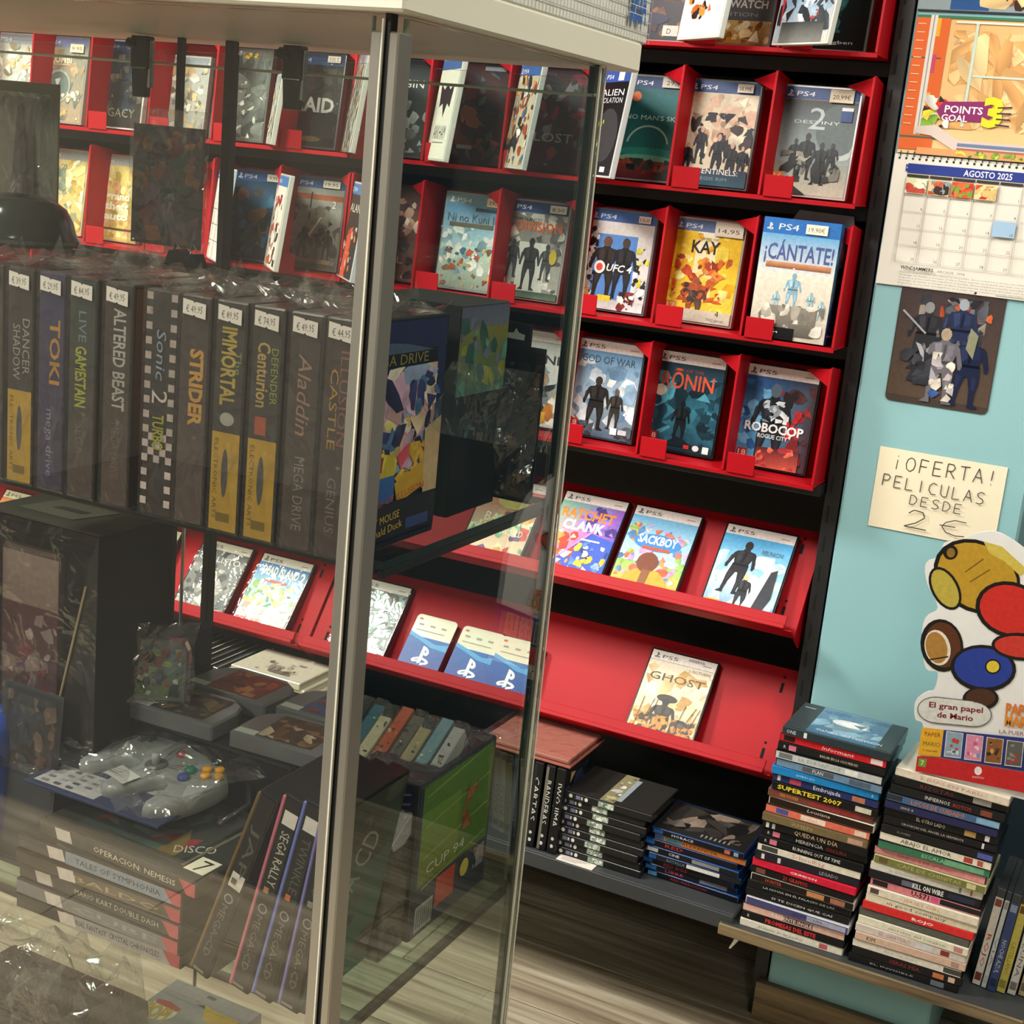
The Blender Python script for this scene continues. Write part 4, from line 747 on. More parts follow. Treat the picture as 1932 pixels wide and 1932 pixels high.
# wooden shelf that carries them, with its brackets
ws = thing('wooden_shelf', 'wooden shelf board with dark top carrying the film stacks', 'shelf', (-.3, 2.06, ZS-.019))
MB().box(-.242, .232, 0, .19, 0, .0187, '#333').build('board', 'shelf_wood', ws, bevel=.0012)
MB().box(-.240, .230, .004, .188, .0188, .0192).build('board_top', 'dark_shelf', ws)
MB().box(.082+.004, .5, .19, .46, 0, .0187).build('board_extension', 'dark_shelf', ws)
for x in (-.186, -.17, -.154): MB().box(x, x+.011, .12, .185, -.03, -.0002).build('bracket', 'black_metal', ws)
MB().hexa([(-.215,.02,-.002),(-.205,.02,-.002),(-.205,.024,-.002),(-.215,.024,-.002),(-.225,.02,-.03),(-.222,.02,-.03),(-.222,.024,-.03),(-.225,.024,-.03)]).build('bracket_clip', 'chrome', ws)

# ---- bottom shelf of the unit
YBs = 2.094
for i in range(9):                                                      # black boxed set with price strips
    def pr(a, i=i):
        for u, w in ((.08, .022), (.26, .02)): a.ell(u, .5, w, .34, '#e4e4e2', 8)
        a.rect(.14, .2, .19, .8, '#7a7aa4'); a.rect(.20, .25, .22, .75, '#c8c8c4'); a.rect(.4, .05, .58, .95, '#9fb0a0'); a.blobs(['#e6f2e0','#cfe0c8','#f6fbf0','#7a8a80'], 9, .41, .06, .57, .94, .03)
    def tp(b): b.rect(0, 0, 1, 1, '#2c2b29'); b.rect(.4, .0, .56, 1, '#8a8464'); b.blobs(['#b0a880','#6a6450','#d0d4d0'], 9, .41, .05, .55, .95, .05); b.rect(.56, .1, .62, .9, '#93a0a8')
    dvd((-.78+.02*(1-i/8)**2*0+.0025*(8-i)*.0+(.012 if i == 0 else .004*((i*7) % 3)-.004), YBs+.002*((i*5) % 3), ZB+.0132*(8-i)), '%s of nine identical black film cases with a glittering price strip' % ('topmost' if i == 0 else ordn(i)+' from the top'), '#232322', pr, '#1f1e1d', group='nine black film cases on the bottom shelf', L=.162, D=.13, T=.0131, top=tp if i == 0 else None, seed=i)
BL = [('#15171c','black-lidded blue film case on top of the blue stack', sp('HORACE', '#e6e6ea', .34, .24, extra=[(.02,.12,'#2a6ac0'),(.8,.86,'#c86a5a'),(.9,.95,'#8ab0d8')])), ('#c8783a','orange-brown blue-edged film case', sp('ALEXANDER', '#2a1c14', .5, .4, extra=[(0,.1,'#2a72b8'),(.12,.3,'#3a8aa0')])), ('#17181c','black blue-edged film case with red title', sp('RED', '#d83a34', .32, .2, size=.7, extra=[(0,.1,'#2a6ac0')])), ('#1a1b1e','black blue-edged film case with a white swoosh', sp('CINE', '#e8e8e8', .3, .12, extra=[(0,.12,'#cfd6de'),(.5,.8,'#8a8c90')])), ('#20242a','dark blue-edged film case with a white label', sp('BATALLA', '#6a8aa0', .3, .2, extra=[(.42,.78,'#e6e6e2'),(0,.08,'#2a6ac0')])), ('#191618','black blue-edged film case with red capitals', sp('RED DOS', '#c8343a', .36, .26, size=.6, extra=[(0,.1,'#2a6ac0')])), ('#1c2026','dark blue-edged film case, second from the bottom', sp('LIBRE', '#c8405a', .32, .2, extra=[(0,.12,'#2a72c4'),(.6,.9,'#7a8090')])), ('#14171b','black blue-edged film case at the foot of the blue stack', sp('RESURRECCIÓN', '#b0303a', .46, .4, size=.4, extra=[(0,.1,'#5aa0d8')]))]
def tpb(b): b.rect(0, 0, 1, 1, '#2a2826'); b.blobs(['#4a4644','#6a625c','#8a7a6c','#3a3634','#1f1e1e'], 22, .05, .05, .95, .85, .16, 2.4); [b.rect(.5+.05*k, .84, .52+.05*k, .93, '#8a8a88') for k in range(7)]
for i, (b_, lab, pr) in list(enumerate(BL))[::-1]:
    dvd((-.616+.012*math.sin(i*2.1)*.5+.004*(i < 2), 2.117+.003*math.sin(i*1.3), ZB+.0112*(7-i)), lab, b_, pr, '#16407e', group='stack of blue film cases', L=.162, D=.125, T=.0111, top=tpb if i == 0 else None, seed=70+i, yaw=RAD(1.5*math.sin(i*3.3)))
US = [('CARTAS', 'slim black upright film case left of the black stack'), ('BANDERAS', 'black upright film case with white capitals, bottom shelf'), ('IWO JIMA', 'black upright film case next to the black stack')]
for i, (t_, lab) in enumerate(US):
    p = PZ((994, 1017, 1038)[i], (1600, 1606, 1611)[i], ZB)
    o = thing('film_case', lab, 'film case', M=pose((p.x, 2.085, ZB+.0003), 0, 0, RAD(1.5)), group='upright film cases on the bottom shelf')
    MB().box(-.0085, .0085, 0, .13, 0, .158, '#1b1b1c').build('case_shell', 'gloss', o, bevel=.001)
    a = Art(.0155, .154, i); a.rect(0, 0, 1, 1, '#1a1a1b'); a.text(t_, .2, .16, .06, '#d6d6d2', 5.2, rot=-math.pi/2, res=1); a.ell(.5, .92, .2, .022, '#ddd'); a.ell(.5, .83, .2, .02, '#ccc'); a.rect(.05, .0, .35, 1, ['#2a2a2c','#77736a','#1a1a1b'][i]); a.build('spine', o, loc=(0, -.0003, .002))
    b = Art(.126, .152, i); b.rect(0, 0, 1, 1, '#1c2026'); b.blobs(['#2a3a58','#3a4a6a','#c8a860','#1a1c22'], 14, .05, .05, .95, .95, .16); b.build('cover', o, M=Matrix.Translation((.0088, .065, .003)) @ Matrix.Rotation(math.pi/2, 4, 'Z'))
o = thing('clear_tray_box', 'orange-tinted clear plastic box lying on the upright film cases', 'box', (-.915, 2.09, ZB+.1602), group=None)
MB().box(-.10, .075, 0, .15, 0, .004, '#b0685a').build('base', 'gloss', o, bevel=.0006); MB().box(-.10, .075, 0, .15, .0042, .02, '#c9866e').build('lid', 'wrap', o, bevel=.0015)
MB().box(-.095, .07, .004, .146, .0044, .012, '#a8685a').build('contents', 'card', o, bevel=.002)
for i in range(30):                                                     # dark upright cases under the left trays, tops showing
    x = -1.95+.0185*i; hh = .143 if i < 20 else .118
    o = thing('film_case', 'dark upright film case under the left trays, %s in the row' % (('first', 'second', 'third', 'fourth', 'fifth', 'sixth', 'seventh', 'eighth', 'ninth', 'tenth', 'eleventh', 'twelfth', 'thirteenth', 'fourteenth', 'fifteenth', 'sixteenth', 'seventeenth', 'eighteenth', 'nineteenth', 'twentieth')[i % 20] if i < 20 else 'supporting the white cases, '+ordn(i-20).replace('top', 'first')), 'film case', M=pose((x, 2.12, ZB+.0003), 0, 0, RAD(3)), group='dark film cases under the left trays')
    c = ['#222326','#2c2a28','#1c1d20','#34363a','#26221f'][i % 5]; MB().box(-.0062, .0062, 0, .165, 0, hh, c).build('case_shell', 'gloss', o, bevel=.001)
    a = Art(.0108, hh-.004, i); a.rect(0, 0, 1, 1, ['#4a4a4c','#1f2022','#5a5650','#2a2c30'][i % 4]); a.rect(.2, .15, .8, .5, ['#8a8a84','#6a6a70','#a09a8a'][i % 3]); a.build('spine', o, loc=(0, -.0003, .002))
    b = Art(.0022, .155, i); b.rect(0, 0, 1, 1, ['#c8c4b4','#77756c','#b0aca0','#8f8c82','#d8d4c6'][i % 5]); b.build('lit_top_edge', o, M=Matrix.Translation((.003, .005, hh+.0003)) @ Matrix.Rotation(-math.pi/2, 4, 'X'))  # pale strip paints the bright lit top edge of the case
zz = ZB+.1195
for i, (c, T) in enumerate((('#e8e2cc', .0135), ('#efe9d4', .0135), ('#d8d0bc', .0135))):
    def tw(b): b.rect(0, 0, 1, 1, '#c9c4b4'); b.blobs(['#6a665e','#8a857a','#a8a294'], 8, .2, .3, .8, .9, .1); b.text('13', .45, .8, .16, '#3a3a38')
    dvd((-1.475-.008*i, 2.125-.004*i, zz), ['lowest','middle','topmost'][i]+' of three white cases lying under the left tray', c, sp('-', '#c8645a', .6, .05, size=.2), c, L=.16, D=.12, T=T, top=tw if i == 2 else None, group='white cases under the left tray'); zz += T+.0001
# white paper label on the bottom shelf lip
pp = [PZ(1083, 1616, ZB+.0004), PZ(1146, 1635, ZB+.0004)]
o = thing('price_note', 'small white paper note lying on the bottom shelf before the black cases', 'note', (pp[0].x, 2.079, ZB+.0002))
MB().box(-.022, .045, -.006, .016, 0, .0004, '#e8e2d8').build('sheet', 'paper', o)
a = Art(.06, .019, 1); [a.rect(.05, .12+.2*k, .9-.12*k, .17+.2*k, '#8a7a80') for k in range(4)]; a.build('handwriting', o, M=Matrix.Translation((.0115, -.004, .0006)) @ Matrix.Rotation(-math.pi/2, 4, 'X'), material='paper')

# ================================================================== things on the blue pillar
YC = CY-.0005
def sheet(name, label, cat, px, y, c, th=.0006, group=None):
    """paper with its corners on the pillar; returns (thing, width, height)"""
    P = [PY(u, v, y) for u, v in px]
    x0, x1 = min(p.x for p in P), max(p.x for p in P); z0, z1 = min(p.z for p in P), max(p.z for p in P)
    o = thing(name, label, cat, ((x0+x1)/2, y, z0), group=group)
    return o, x1-x0, z1-z0
# offer note, slightly turned
P = [PY(u, v, YC-.001) for u, v in ((1663, 841), (1903, 887), (1872, 1033), (1637, 990))]
Wn, Hn = (P[1]-P[0]).length, (P[3]-P[0]).length; cen = sum(P, Vector())/4
o = thing('offer_note', 'cream paper note with handwritten film offer taped to the blue pillar', 'note', (cen.x, YC-.001, cen.z-Hn/2))
MB().box(-Wn/2, Wn/2, -.0005, 0, 0, Hn, '#efe4c8').build('sheet', 'paper', o)
a = Art(Wn, Hn, 1); K = '#3c3834'
a.hand('~OFERTA!', .12, .25, .17, K, .106, .0014, -.002); a.hand('PELICULAS', .06, .47, .145, K, .093, .0014, .002); a.hand('DESDE', .30, .64, .115, K, .088, .0014, .002); a.hand('2', .29, .92, .22, K, .26, .0017); a.hand('$', .58, .92, .19, K, .29, .0015)
a.build('handwriting', o, loc=(0, -.0007, 0), material='paper')
# character art card without recognisable figures
o, Wd, Hd = sheet('art_card', 'dark brown art card with rounded corners on the blue pillar below the calendar', 'poster', ((1708, 505), (1680, 745), (1860, 783), (1908, 520)), YC-.0012, '#4a3f3a')
pts = []; r = .008
for cx, cz, a0 in ((Wd/2-r, r, -90), (Wd/2-r, Hd-r, 0), (-Wd/2+r, Hd-r, 90), (-Wd/2+r, r, 180)):
    for k in range(4): t = RAD(a0+30*k); pts.append((cx+r*math.cos(t), cz+r*math.sin(t)))
MB().prism(pts, 'y', 0, .001, '#463b36').build('card_blank', 'gloss', o)
a = Art(Wd, Hd, 6); a.grad(.01, .05, .99, .95, '#40363a', '#57483c'); a.blobs(['#2a2a30','#3a3c44','#585a62','#6a6a70','#8a8078'], 34, .2, .2, .85, .6, .1, 2.2); a.blobs(['#c0633a','#a84a30'], 5, .4, .22, .9, .35, .06, 3)
for u, v, h, c, c2 in ((.3, .75, .5, '#2c2d33', '#8a8a8c'), (.62, .7, .5, '#27304e', '#9aa4b0'), (.75, .97, .55, '#1c2440', '#59627c'), (.5, .97, .55, '#6a6870', '#a89880')): a.fig(u, v, h, c, c2, 1.3)
a.poly([(.22,.55),(.27,.56),(.5,.82),(.44,.85)], '#a8a8b0'); a.line(.05, .33, .3, .48, .003, '#9a9aa0'); a.poly([(.72,.4),(.8,.45),(.78,.62),(.7,.55)], '#8a8a70'); a.blobs(['#b8b0b4','#d8d0c4','#8f8a94','#3a5a9a'], 12, .4, .6, .65, .95, .07); a.blobs(['#3a3c44','#2c2e34'], 6, .08, .6, .4, .85, .12, 2.4)
a.build('art_print', o, loc=(0, -.0002, 0))
# wall calendar
xl, xr = PY(1690, 288, YC-.002).x, -.2; z0 = PY(1648, 533, YC-.002).z; z1 = PY(1690, 288, YC-.002).z; z2 = PY(1728, 27, YC-.002).z; Wc = xr-xl
o = thing('wall_calendar', 'spiral wall calendar for August with an orange arcade picture on the blue pillar', 'calendar', ((xl+xr)/2, YC-.0022, z0))
MB().box(-Wc/2, Wc/2, -.0008, 0, 0, z1-z0-.001, '#e4e0d6').build('month_page', 'paper', o)
MB().box(-Wc/2+.002, Wc/2, -.0008, 0, z1-z0+.001, z2-z0, '#d8a878').build('picture_page', 'paper', o)
a = Art(Wc, z1-z0-.001, 2)
for i in range(28): a.ell(.025+.0345*i, .03, .0062, .0095, '#222', 8)
a.rect(.075, .065, 1, .135, '#25378a'); a.poly([(.065,.07),(.078,.08),(.066,.095),(.078,.11),(.066,.13)], '#25378a'); a.text('AGOSTO 2025', .36, .125, .045, '#eeeef4', .24, bold=.015)
gx, gy, cw, ch = .075, .15, .1175, .128
for c_ in range(7): a.rect(gx+c_*cw+.003, .145, gx+(c_+1)*cw-.003, .165, '#33322f')
n = 1
for r_ in range(5):
    for c_ in range(8): 
        u, v = gx+c_*cw, .17+r_*ch
        if u < .98: a.rect(u-.0025, v, u+.0025, v+ch, '#bdb8b0')
    a.rect(gx, .17+(r_+1)*ch-.002, min(1, gx+7*cw), .17+(r_+1)*ch+.002, '#bdb8b0')
for r_ in range(5):
    for c_ in range(7):
        d_ = r_*7+c_-3; u, v = gx+c_*cw, .17+r_*ch
        if d_ == 15: a.rect(u+.003, v+.006, u+cw-.003, v+ch-.006, '#9fc0de')
        if 1 <= d_ <= 31: a.text(str(d_), u+cw-.01, v+ch-.014, .022, '#3a3834', None, 'r', res=1)
        if d_ < 1:
            a.rect(u+.004, v+.004, u+cw-.006, v+ch-.01, ['#d8dcae','#e8c490','#d8502c','#ecd49a'][c_]); a.blobs([['#c0463a','#6a8a4a','#f0f0d0'],['#c8603a','#8a94a0','#3a2a24'],['#e8703a','#7a9a3a','#b83a28'],['#d8b070','#c0402c','#f2e4c0']][c_], 9, u+.006, v+.01, u+cw-.008, v+ch-.014, .03)
a.text('WINDJAMMERS', .12, .865, .026, '#3a3834', .17, bold=.02); a.text('ARCADE  1994', .31, .865, .018, '#6a6660', .14)
for k in range(6): a.text(('Deporte y accion para dos jugadores en la playa, discos voladores y mucha velocidad en cada uno de los partidos', 'un juego de lanzar y recoger el disco hasta marcar en la meta del rival, con seis personajes y seis pistas')[k % 2], .12, .893+.021*k, .011, '#77736c', .84 if k < 5 else .4, res=1)
a.ell(.52, .985, .007, .01, '#222', 10); a.line(.62, .985, 1, .985, .0008, '#444')
a.build('month_print', o, loc=(0, -.001, 0), material='paper')
Hp = z2-z1-.001; b = Art(Wc-.002, Hp, 3); b.grad(0, 0, 1, 1, '#e2b67a', '#ecc48c'); b.blobs(['#dba86a','#eccb96','#d9a264','#e8c088'], 60, .2, .1, 1, .8, .06, 5)
b.rect(0, .02, .17, .97, '#d8642c'); b.rect(0, 0, 1, .02, '#3a7a5a'); b.rect(0, .3, .15, .31, '#4a5a44'); b.rect(0, .87, .2, .885, '#55604a'); b.rect(.07, 0, .105, .86, '#d8d4cc'); b.rect(.085, 0, .09, .86, '#8a8a88'); [b.rect(.105, v, .125, v+.13, c_) for v, c_ in ((.02, '#e0a828'), (.28, '#c0486a'), (.55, '#e0a828'))]
b.rect(.2, .035, 1, .05, '#e8e4da'); b.rect(.3, .05, .315, .78, '#c8d8cc'); b.rect(.32, .41, 1, .425, '#c8d8cc'); [b.rect(.01, .06+.06*k, .05, .067+.06*k, '#f0c0a0') for k in range(13)]
b.blobs(['#d83a34','#2a2a2a','#7aa03a','#e8e4dc','#e0d03a'], 16, .1, .56, .24, .8, .035); b.poly([(.2,.61),(.42,.59),(.46,.66),(.42,.74),(.2,.74),(.17,.68)], '#8a2a6a'); b.text('POINTS', .21, .685, .05, '#f6f0f4', .19, bold=.02); b.text('GOAL', .2, .745, .045, '#f6f0f4', .13, bold=.02); b.text('3', .4, .76, .19, '#d8d82c', .1, bold=.05); [b.line(.47, .63+.04*k, .54, .62+.045*k, .002, '#3a1a44') for k in range(4)]
b.poly([(.08,.8),(.18,.78),(.3,.88),(1,.88),(1,.95),(.28,.95),(.16,.86),(.08,.85)], '#cfc0b8'); b.rect(.3, .9, 1, .925, '#6a7c9c'); b.rect(.3, .935, 1, .95, '#a8645a'); b.rect(.1, .95, 1, 1, '#e09a64'); b.blobs(['#7a9a3a','#c8c848','#4a7a34','#8aa848'], 24, .3, .95, .95, 1, .02, 3)
b.build('picture_print', o, loc=(.001, -.001, z1-z0+.001), material='paper')
for i in range(28): MB().tube([(-Wc/2+Wc*(.028+.0345*i), -.0015, z1-z0-.004), (-Wc/2+Wc*(.028+.0345*i), -.004, z1-z0), (-Wc/2+Wc*(.028+.0345*i), -.0015, z1-z0+.004)], .0007, n=5).build('spiral_ring', 'black_metal', o)
o = thing('pillar_picture', 'picture print at the top edge above the calendar', 'poster', ((xl+xr)/2, YC-.0015, PY(1730, 20, YC-.001).z))
MB().box(-Wc/2, Wc/2, -.001, 0, 0, .16, '#28323a').build('sheet', 'paper', o)
a = Art(Wc, .16, 9); a.rect(0, 0, 1, .985, '#8a9aa0'); a.rect(.16, .5, .35, .98, '#24508a'); a.blobs(['#d8a868','#8a4a2c','#e8c890','#3a2018'], 22, .3, .6, 1, .98, .06, 3); a.build('print', o, loc=(0, -.0012, 0), material='paper')

# cut-out cardboard display: same board, generic colour shapes instead of the mascot
YD = 2.084; zb = ZRT
def bp(u, v): p = PY(u, v, YD); return (p.x, p.z)
OUT = [(1722, 1483), (1737, 1400), (1722, 1385), (1722, 1352), (1742, 1335), (1757, 1330), (1764, 1298), (1742, 1290), (1734, 1240), (1740, 1196), (1764, 1176), (1744, 1130), (1742, 1092), (1768, 1080), (1776, 1055), (1800, 1052), (1842, 1036), (1880, 1036), (1930, 1068), (1985, 1120), (2030, 1200), (2040, 1330), (2010, 1546)]
o = thing('cardboard_display', 'die-cut white cardboard display with colourful shapes standing on the right film stack', 'display', (0, 0, 0))
q = [bp(*p) for p in OUT]; zmin = min(p[1] for p in q)
o.location = (q[0][0], YD, ZRT+.0004); dx, dz = q[0][0], q[0][1]
loc2 = lambda u, v: (bp(u, v)[0]-dx, bp(u, v)[1]-dz)
def smooth(P, n=4):
    out = []
    for i in range(len(P)):
        a0, a1, a2, a3 = [Vector(P[(i+k) % len(P)]) for k in (-1, 0, 1, 2)]
        if i in (0, len(P)-1, len(P)-2): out.append(tuple(a1)); continue
        for k in range(n):
            t = k/n; out.append(tuple(.5*((2*a1)+(a2-a0)*t+(2*a0-5*a1+4*a2-a3)*t*t+(3*a1-a0-3*a2+a3)*t**3)))
    return out
ol = [loc2(*p) for p in OUT]; ol[-1] = (ol[-1][0], ol[0][1]); ol = smooth(ol)
MB().prism(ol, 'y', 0, .004, '#e6e6e6').build('board', 'card', o)
MB().prism([(ol[0][0]+.02, ol[0][1]), (ol[0][0]+.16, ol[0][1]), (ol[0][0]+.1, ol[0][1]+.15)], 'y', .0042, .006, '#cfcac0').build('back_support', 'card', o)
class PxArt(Art):
    """print drawn in photo pixels but laid on the board's own plane"""
    def __init__(s): s.w = s.h = 1; s.mb = MB(); s.k = 0; s.r = random.Random(3)
    def P(s, u, v): x, z_ = loc2(u, v); return (x, -EPS*s.k, z_)
    def poly(s, pts, c, clip=False): return Art.poly(s, pts, c, False)
    def px(s, cu, cv, ru, rv, c, rot=0., n=22):
        pts = []
        for i in range(n):
            t = 2*math.pi*i/n; x, y = ru*math.cos(t), rv*math.sin(t); pts.append((cu+x*math.cos(rot)-y*math.sin(rot), cv+x*math.sin(rot)+y*math.cos(rot)))
        return s.poly(pts, c)
    def tx(s, body, u, v, size, c, width, rot=.12, bold=0.):
        s.k += 1; vs, fs, _ = glyphs(body, 2, bold); n = len(s.mb.v); c = hx(c)
        for x, y in vs: X, Y = x*width, y*size; s.mb.v.append(s.P(u+X*math.cos(rot)+Y*math.sin(rot)*.6, v+X*math.sin(rot)-Y))
        for f in fs: s.mb.f.append(tuple(n+i for i in f)); s.mb.c.append(c)
a = PxArt(); B = '#1c1a18'
a.px(1838, 1118, 86, 66, B, .5); a.px(1839, 1118, 79, 59, '#b9932f', .5); a.poly([(1850,1052),(1885,1062),(1932,1105),(1920,1118),(1890,1090),(1862,1075)], '#cdb954'); a.px(1778, 1140, 26, 44, B, -.5); a.px(1778, 1140, 21, 39, '#b8a747', -.5); a.line(1815, 1110, 1850, 1085, 2.5, '#7a5f20'); a.line(1825, 1128, 1862, 1105, 2.5, '#7a5f20'); a.px(1788, 1072, 14, 14, B); a.px(1789, 1073, 8, 9, '#8a6a2a')
a.px(1772, 1247, 40, 50, B, -.2); a.px(1774, 1246, 33, 43, '#5a3320', -.2); a.px(1764, 1251, 24, 34, '#e0d8cc', -.25); a.px(1762, 1251, 20, 30, '#a87c3c', -.25); a.line(1746, 1274, 1784, 1268, 2.5, B)
a.px(1900, 1180, 66, 52, B, .3); a.px(1901, 1180, 59, 45, '#c8302a', .3); a.px(1850, 1290, 62, 44, B, .1); a.px(1850, 1289, 55, 37, '#2a3f96', .1); a.px(1920, 1250, 55, 26, B, .1); a.px(1920, 1250, 49, 20, '#c43a30', .1); a.px(1868, 1287, 15, 14, B); a.px(1868, 1287, 12, 11, '#d8c040'); a.px(1845, 1347, 34, 22, B); a.px(1845, 1345, 28, 17, '#4a2f22')
a.px(1762, 1368, 36, 25, '#4a4a48', .1); a.px(1830, 1376, 36, 24, '#4a4a48', .1); a.poly([(1762,1343),(1832,1351),(1832,1400),(1762,1393)], '#4a4a48'); a.px(1762, 1368, 34.5, 23.5, '#d4d6d2', .1); a.px(1830, 1376, 34.5, 22.5, '#d4d6d2', .1); a.poly([(1762,1344.5),(1832,1352.5),(1832,1398.5),(1762,1391.5)], '#d4d6d2')
a.tx('El gran papel', 1748, 1362, 10, '#7a1f2a', 102, .12, .025); a.tx('de Mario', 1763, 1381, 10, '#7a1f2a', 68, .12, .025)
a.tx('PAPER', 1892, 1376, 20, '#d8762c', 60, .12, .04); a.tx('MARIO', 1890, 1398, 20, '#d8852c', 62, .12, .04); a.tx('LA PUERTA', 1880, 1412, 7, '#8a2a2a', 62, .1)
a.poly([(1735,1400),(1776,1405),(1770,1456),(1727,1452)], '#e3ac2e'); a.tx('PAPER', 1740, 1416, 8, '#7a3a24', 30); a.tx('MARIO', 1737, 1434, 8, '#4a6a34', 32); a.tx('Ya disponible', 1735, 1444, 4, '#5a4a24', 30)
a.poly([(1776,1405),(2030,1432),(2022,1500),(1770,1456)], '#28357e')
for i in range(6):
    u = 1781+38*i; v = 1407+5.6*i; a.poly([(u,v),(u+32,v+4.5),(u+27,v+52),(u-5,v+48)], '#d8d4cc'); a.poly([(u+1.5,v+1.5),(u+30.5,v+5.5),(u+26,v+50),(u-3.5,v+46.5)], ['#8aa4b8','#d88aa8','#8a5a34','#5a5c58','#6a8a94','#a87'][i])
    rr2 = random.Random(i); cs = [['#4a5a78','#c8d4dc','#b84a3a'],['#c85a8a','#e8c8d8','#6a9ac8'],['#5a3a24','#c8a060','#3a2a20'],['#3a3a38','#a83a34','#8a8a84'],['#4a6a7a','#c8c070'],['#864','#cba']][i]
    for _ in range(8): cu, cv = rr2.uniform(u+3, u+22), rr2.uniform(v+10, v+42); a.px(cu, cv, rr2.uniform(2, 5), rr2.uniform(2, 5), rr2.choice(cs), 0, 7)
a.poly([(1727,1453),(1770,1457),(2022,1501),(2012,1540),(1723,1481)], '#c3252a'); a.poly([(1730,1457),(1745,1459),(1742,1474),(1728,1472)], '#6f9a3c'); a.tx('7', 1733, 1470, 9, '#f4f8e8', 6); a.px(1841, 1481, 7, 8, '#f0e8e6'); a.tx('SWITCH', 1830, 1494, 3.5, '#f0dcdc', 22)
a.build('display_print', o, loc=(0, -.0003, 0))

# ================================================================== glass display cabinet
GX, GXL, GY, GYB = -.536, -1.78, .872, 1.224                            # side pane, left end, front pane, back pane
ZT, ZSB, ZSC, ZSD = H+.089, 1.111, .709, .30                            # top underside and glass shelves
cab = thing('display_cabinet', 'tall glass display cabinet with aluminium corner posts and white top', 'cabinet', (-1.16, 1.05, 0))
ci = Matrix.Translation(-cab.location)
def cpart(name, x0, x1, y0, y1, z0, z1, m, bevel=.0008, parent=None):
    o = MB().box(x0, x1, y0, y1, z0, z1).build(name, m, parent or cab, bevel=bevel); o.matrix_parent_inverse = ci; return o
tp_ = cpart('top_panel', GXL, GX+.012, GY-.012, 1.283, ZT, ZT+.026, 'white_panel', .002)
cpart('base_plinth', GXL, GX+.012, GY-.01, GYB+.01, 0, .10, 'white_panel', .002)
def pane(name, x0, x1, y0, y1, z0, z1, m, edge):
    """glass sheet whose thin rim shows the colour of its cut edge"""
    mb = MB().box(x0, x1, y0, y1, z0, z1); me = mb.mesh(name, [m, edge]); d = (x1-x0, y1-y0, z1-z0); ax = d.index(min(d))
    for p in me.polygons: p.material_index = 0 if abs(p.normal[ax]) > .5 else 1
    o = link(name, me, cab); o.matrix_parent_inverse = ci; return o
pane('glass_front', GXL+.02, -.556, GY, GY+.005, .10, ZT-.002, 'front_glass', 'glass_edge')
pane('glass_side', GX-.003, GX+.002, .885, GYB, .10, ZT-.002, 'glass', 'glass_edge')
pane('glass_back', -.9345, GX-.004, GYB-.006, GYB-.001, .10, ZT-.012, 'glass', 'glass_edge_dark')
pane('glass_back', GXL+.02, -.9355, GYB-.006, GYB-.001, .10, ZT-.012, 'glass', 'glass_edge_dark')
for z in (ZSB, ZSC, ZSD): pane('glass_shelf', GXL+.03, GX-.006, .918, GYB-.01, z-.007, z, 'shelf_glass', 'glass_edge_dark')
# corner posts: two aluminium strips with a dark seal between them
def post(x, y, front=True):
    cpart('post_strip', x-.0215, x-.0125, y, y+.013, .10, ZT-.012 if front else ZT, 'aluminium', .0012)
    cpart('post_strip', x-.0075, x+.0005, y+.001, y+.02, .10, ZT-.012 if front else ZT, 'aluminium', .0012)
    cpart('post_seal', x-.0125, x-.0075, y+.003, y+.012, .10, ZT, 'black_metal', .0004)
    cpart('post_fillet', x-.0128, x-.0112, y-.0006, y+.002, .10, ZT-.004, 'white_panel', .0003)
post(GX+.002, GY-.002)
for x in (-.9326,): cpart('back_rail', x-.006, x+.003, GYB-.02, GYB-.008, .55, ZT, 'black_metal', .0008)
q_ = PY(333, 1000, 1.21).x; cpart('back_rail', q_+.006, q_+.009, GYB-.012, GYB-.009, .5, 1.105, 'chrome', .0004); cpart('back_rail', q_-.006, q_, GYB-.02, GYB-.012, .5, 1.105, 'black_metal', .0006); q_ = PY(343, 150, 1.21).x; cpart('back_rail', q_-.003, q_+.003, GYB-.02, GYB-.012, 1.40, ZT, 'black_metal', .0006)
cpart('back_corner_rail', GX-.012, GX-.004, GYB-.002, GYB+.006, .10, ZT, 'glass_edge_dark', .0008)
cpart('lit_edge_strip', GX+.0022, GX+.0044, GYB-.012, GYB-.010, .10, ZT, 'white_panel', .0003); cpart('lit_edge_strip', GX-.002, GX-.0003, GYB+.010, GYB+.012, .10, ZT, 'white_panel', .0003)  # white strips added to paint the lit edges of the glass corner
cpart('lit_back_edge', GXL, GX, GYB-.004, GYB+.002, 1.482, 1.4845, 'white_panel', .0004)  # white strip stands for light caught by the back glass top edge
for z in (ZSB, ZSC): cpart('shelf_rail', GX-.013, GX-.006, .92, GYB-.012, z-.0145, z-.0075, 'black_metal', .0006); cpart('shelf_rail', GXL+.03, GX-.014, .921, .927, z-.013, z-.0075, 'black_metal', .0006)
for px in (268, 556):                                                   # cam locks under the top
    p = PY(px, 120, 1.19); l = thing('cabinet_lock', 'black cabinet lock hanging under the cabinet top, '+('left one' if px < 400 else 'right one'), 'lock', (p.x, 1.19, ZT-.032), group='cabinet locks')
    MB().box(-.011, .011, -.006, .006, -.002, .030, '#2a2c2c').build('body', 'gloss', l, bevel=.0012); MB().tube([(-.016, -.002, .022), (-.004, -.002, .022)], .006, '#1a1a1a').build('cylinder', 'gloss', l)
    MB().prism([(-.009, -.030), (.009, -.030), (.011, -.001), (-.011, -.001)], 'y', -.004, .004, '#3a3e3c').build('latch', 'gloss', l, bevel=.001); MB().box(.010, .013, -.003, .003, -.02, .026).build('pin', 'chrome', l)

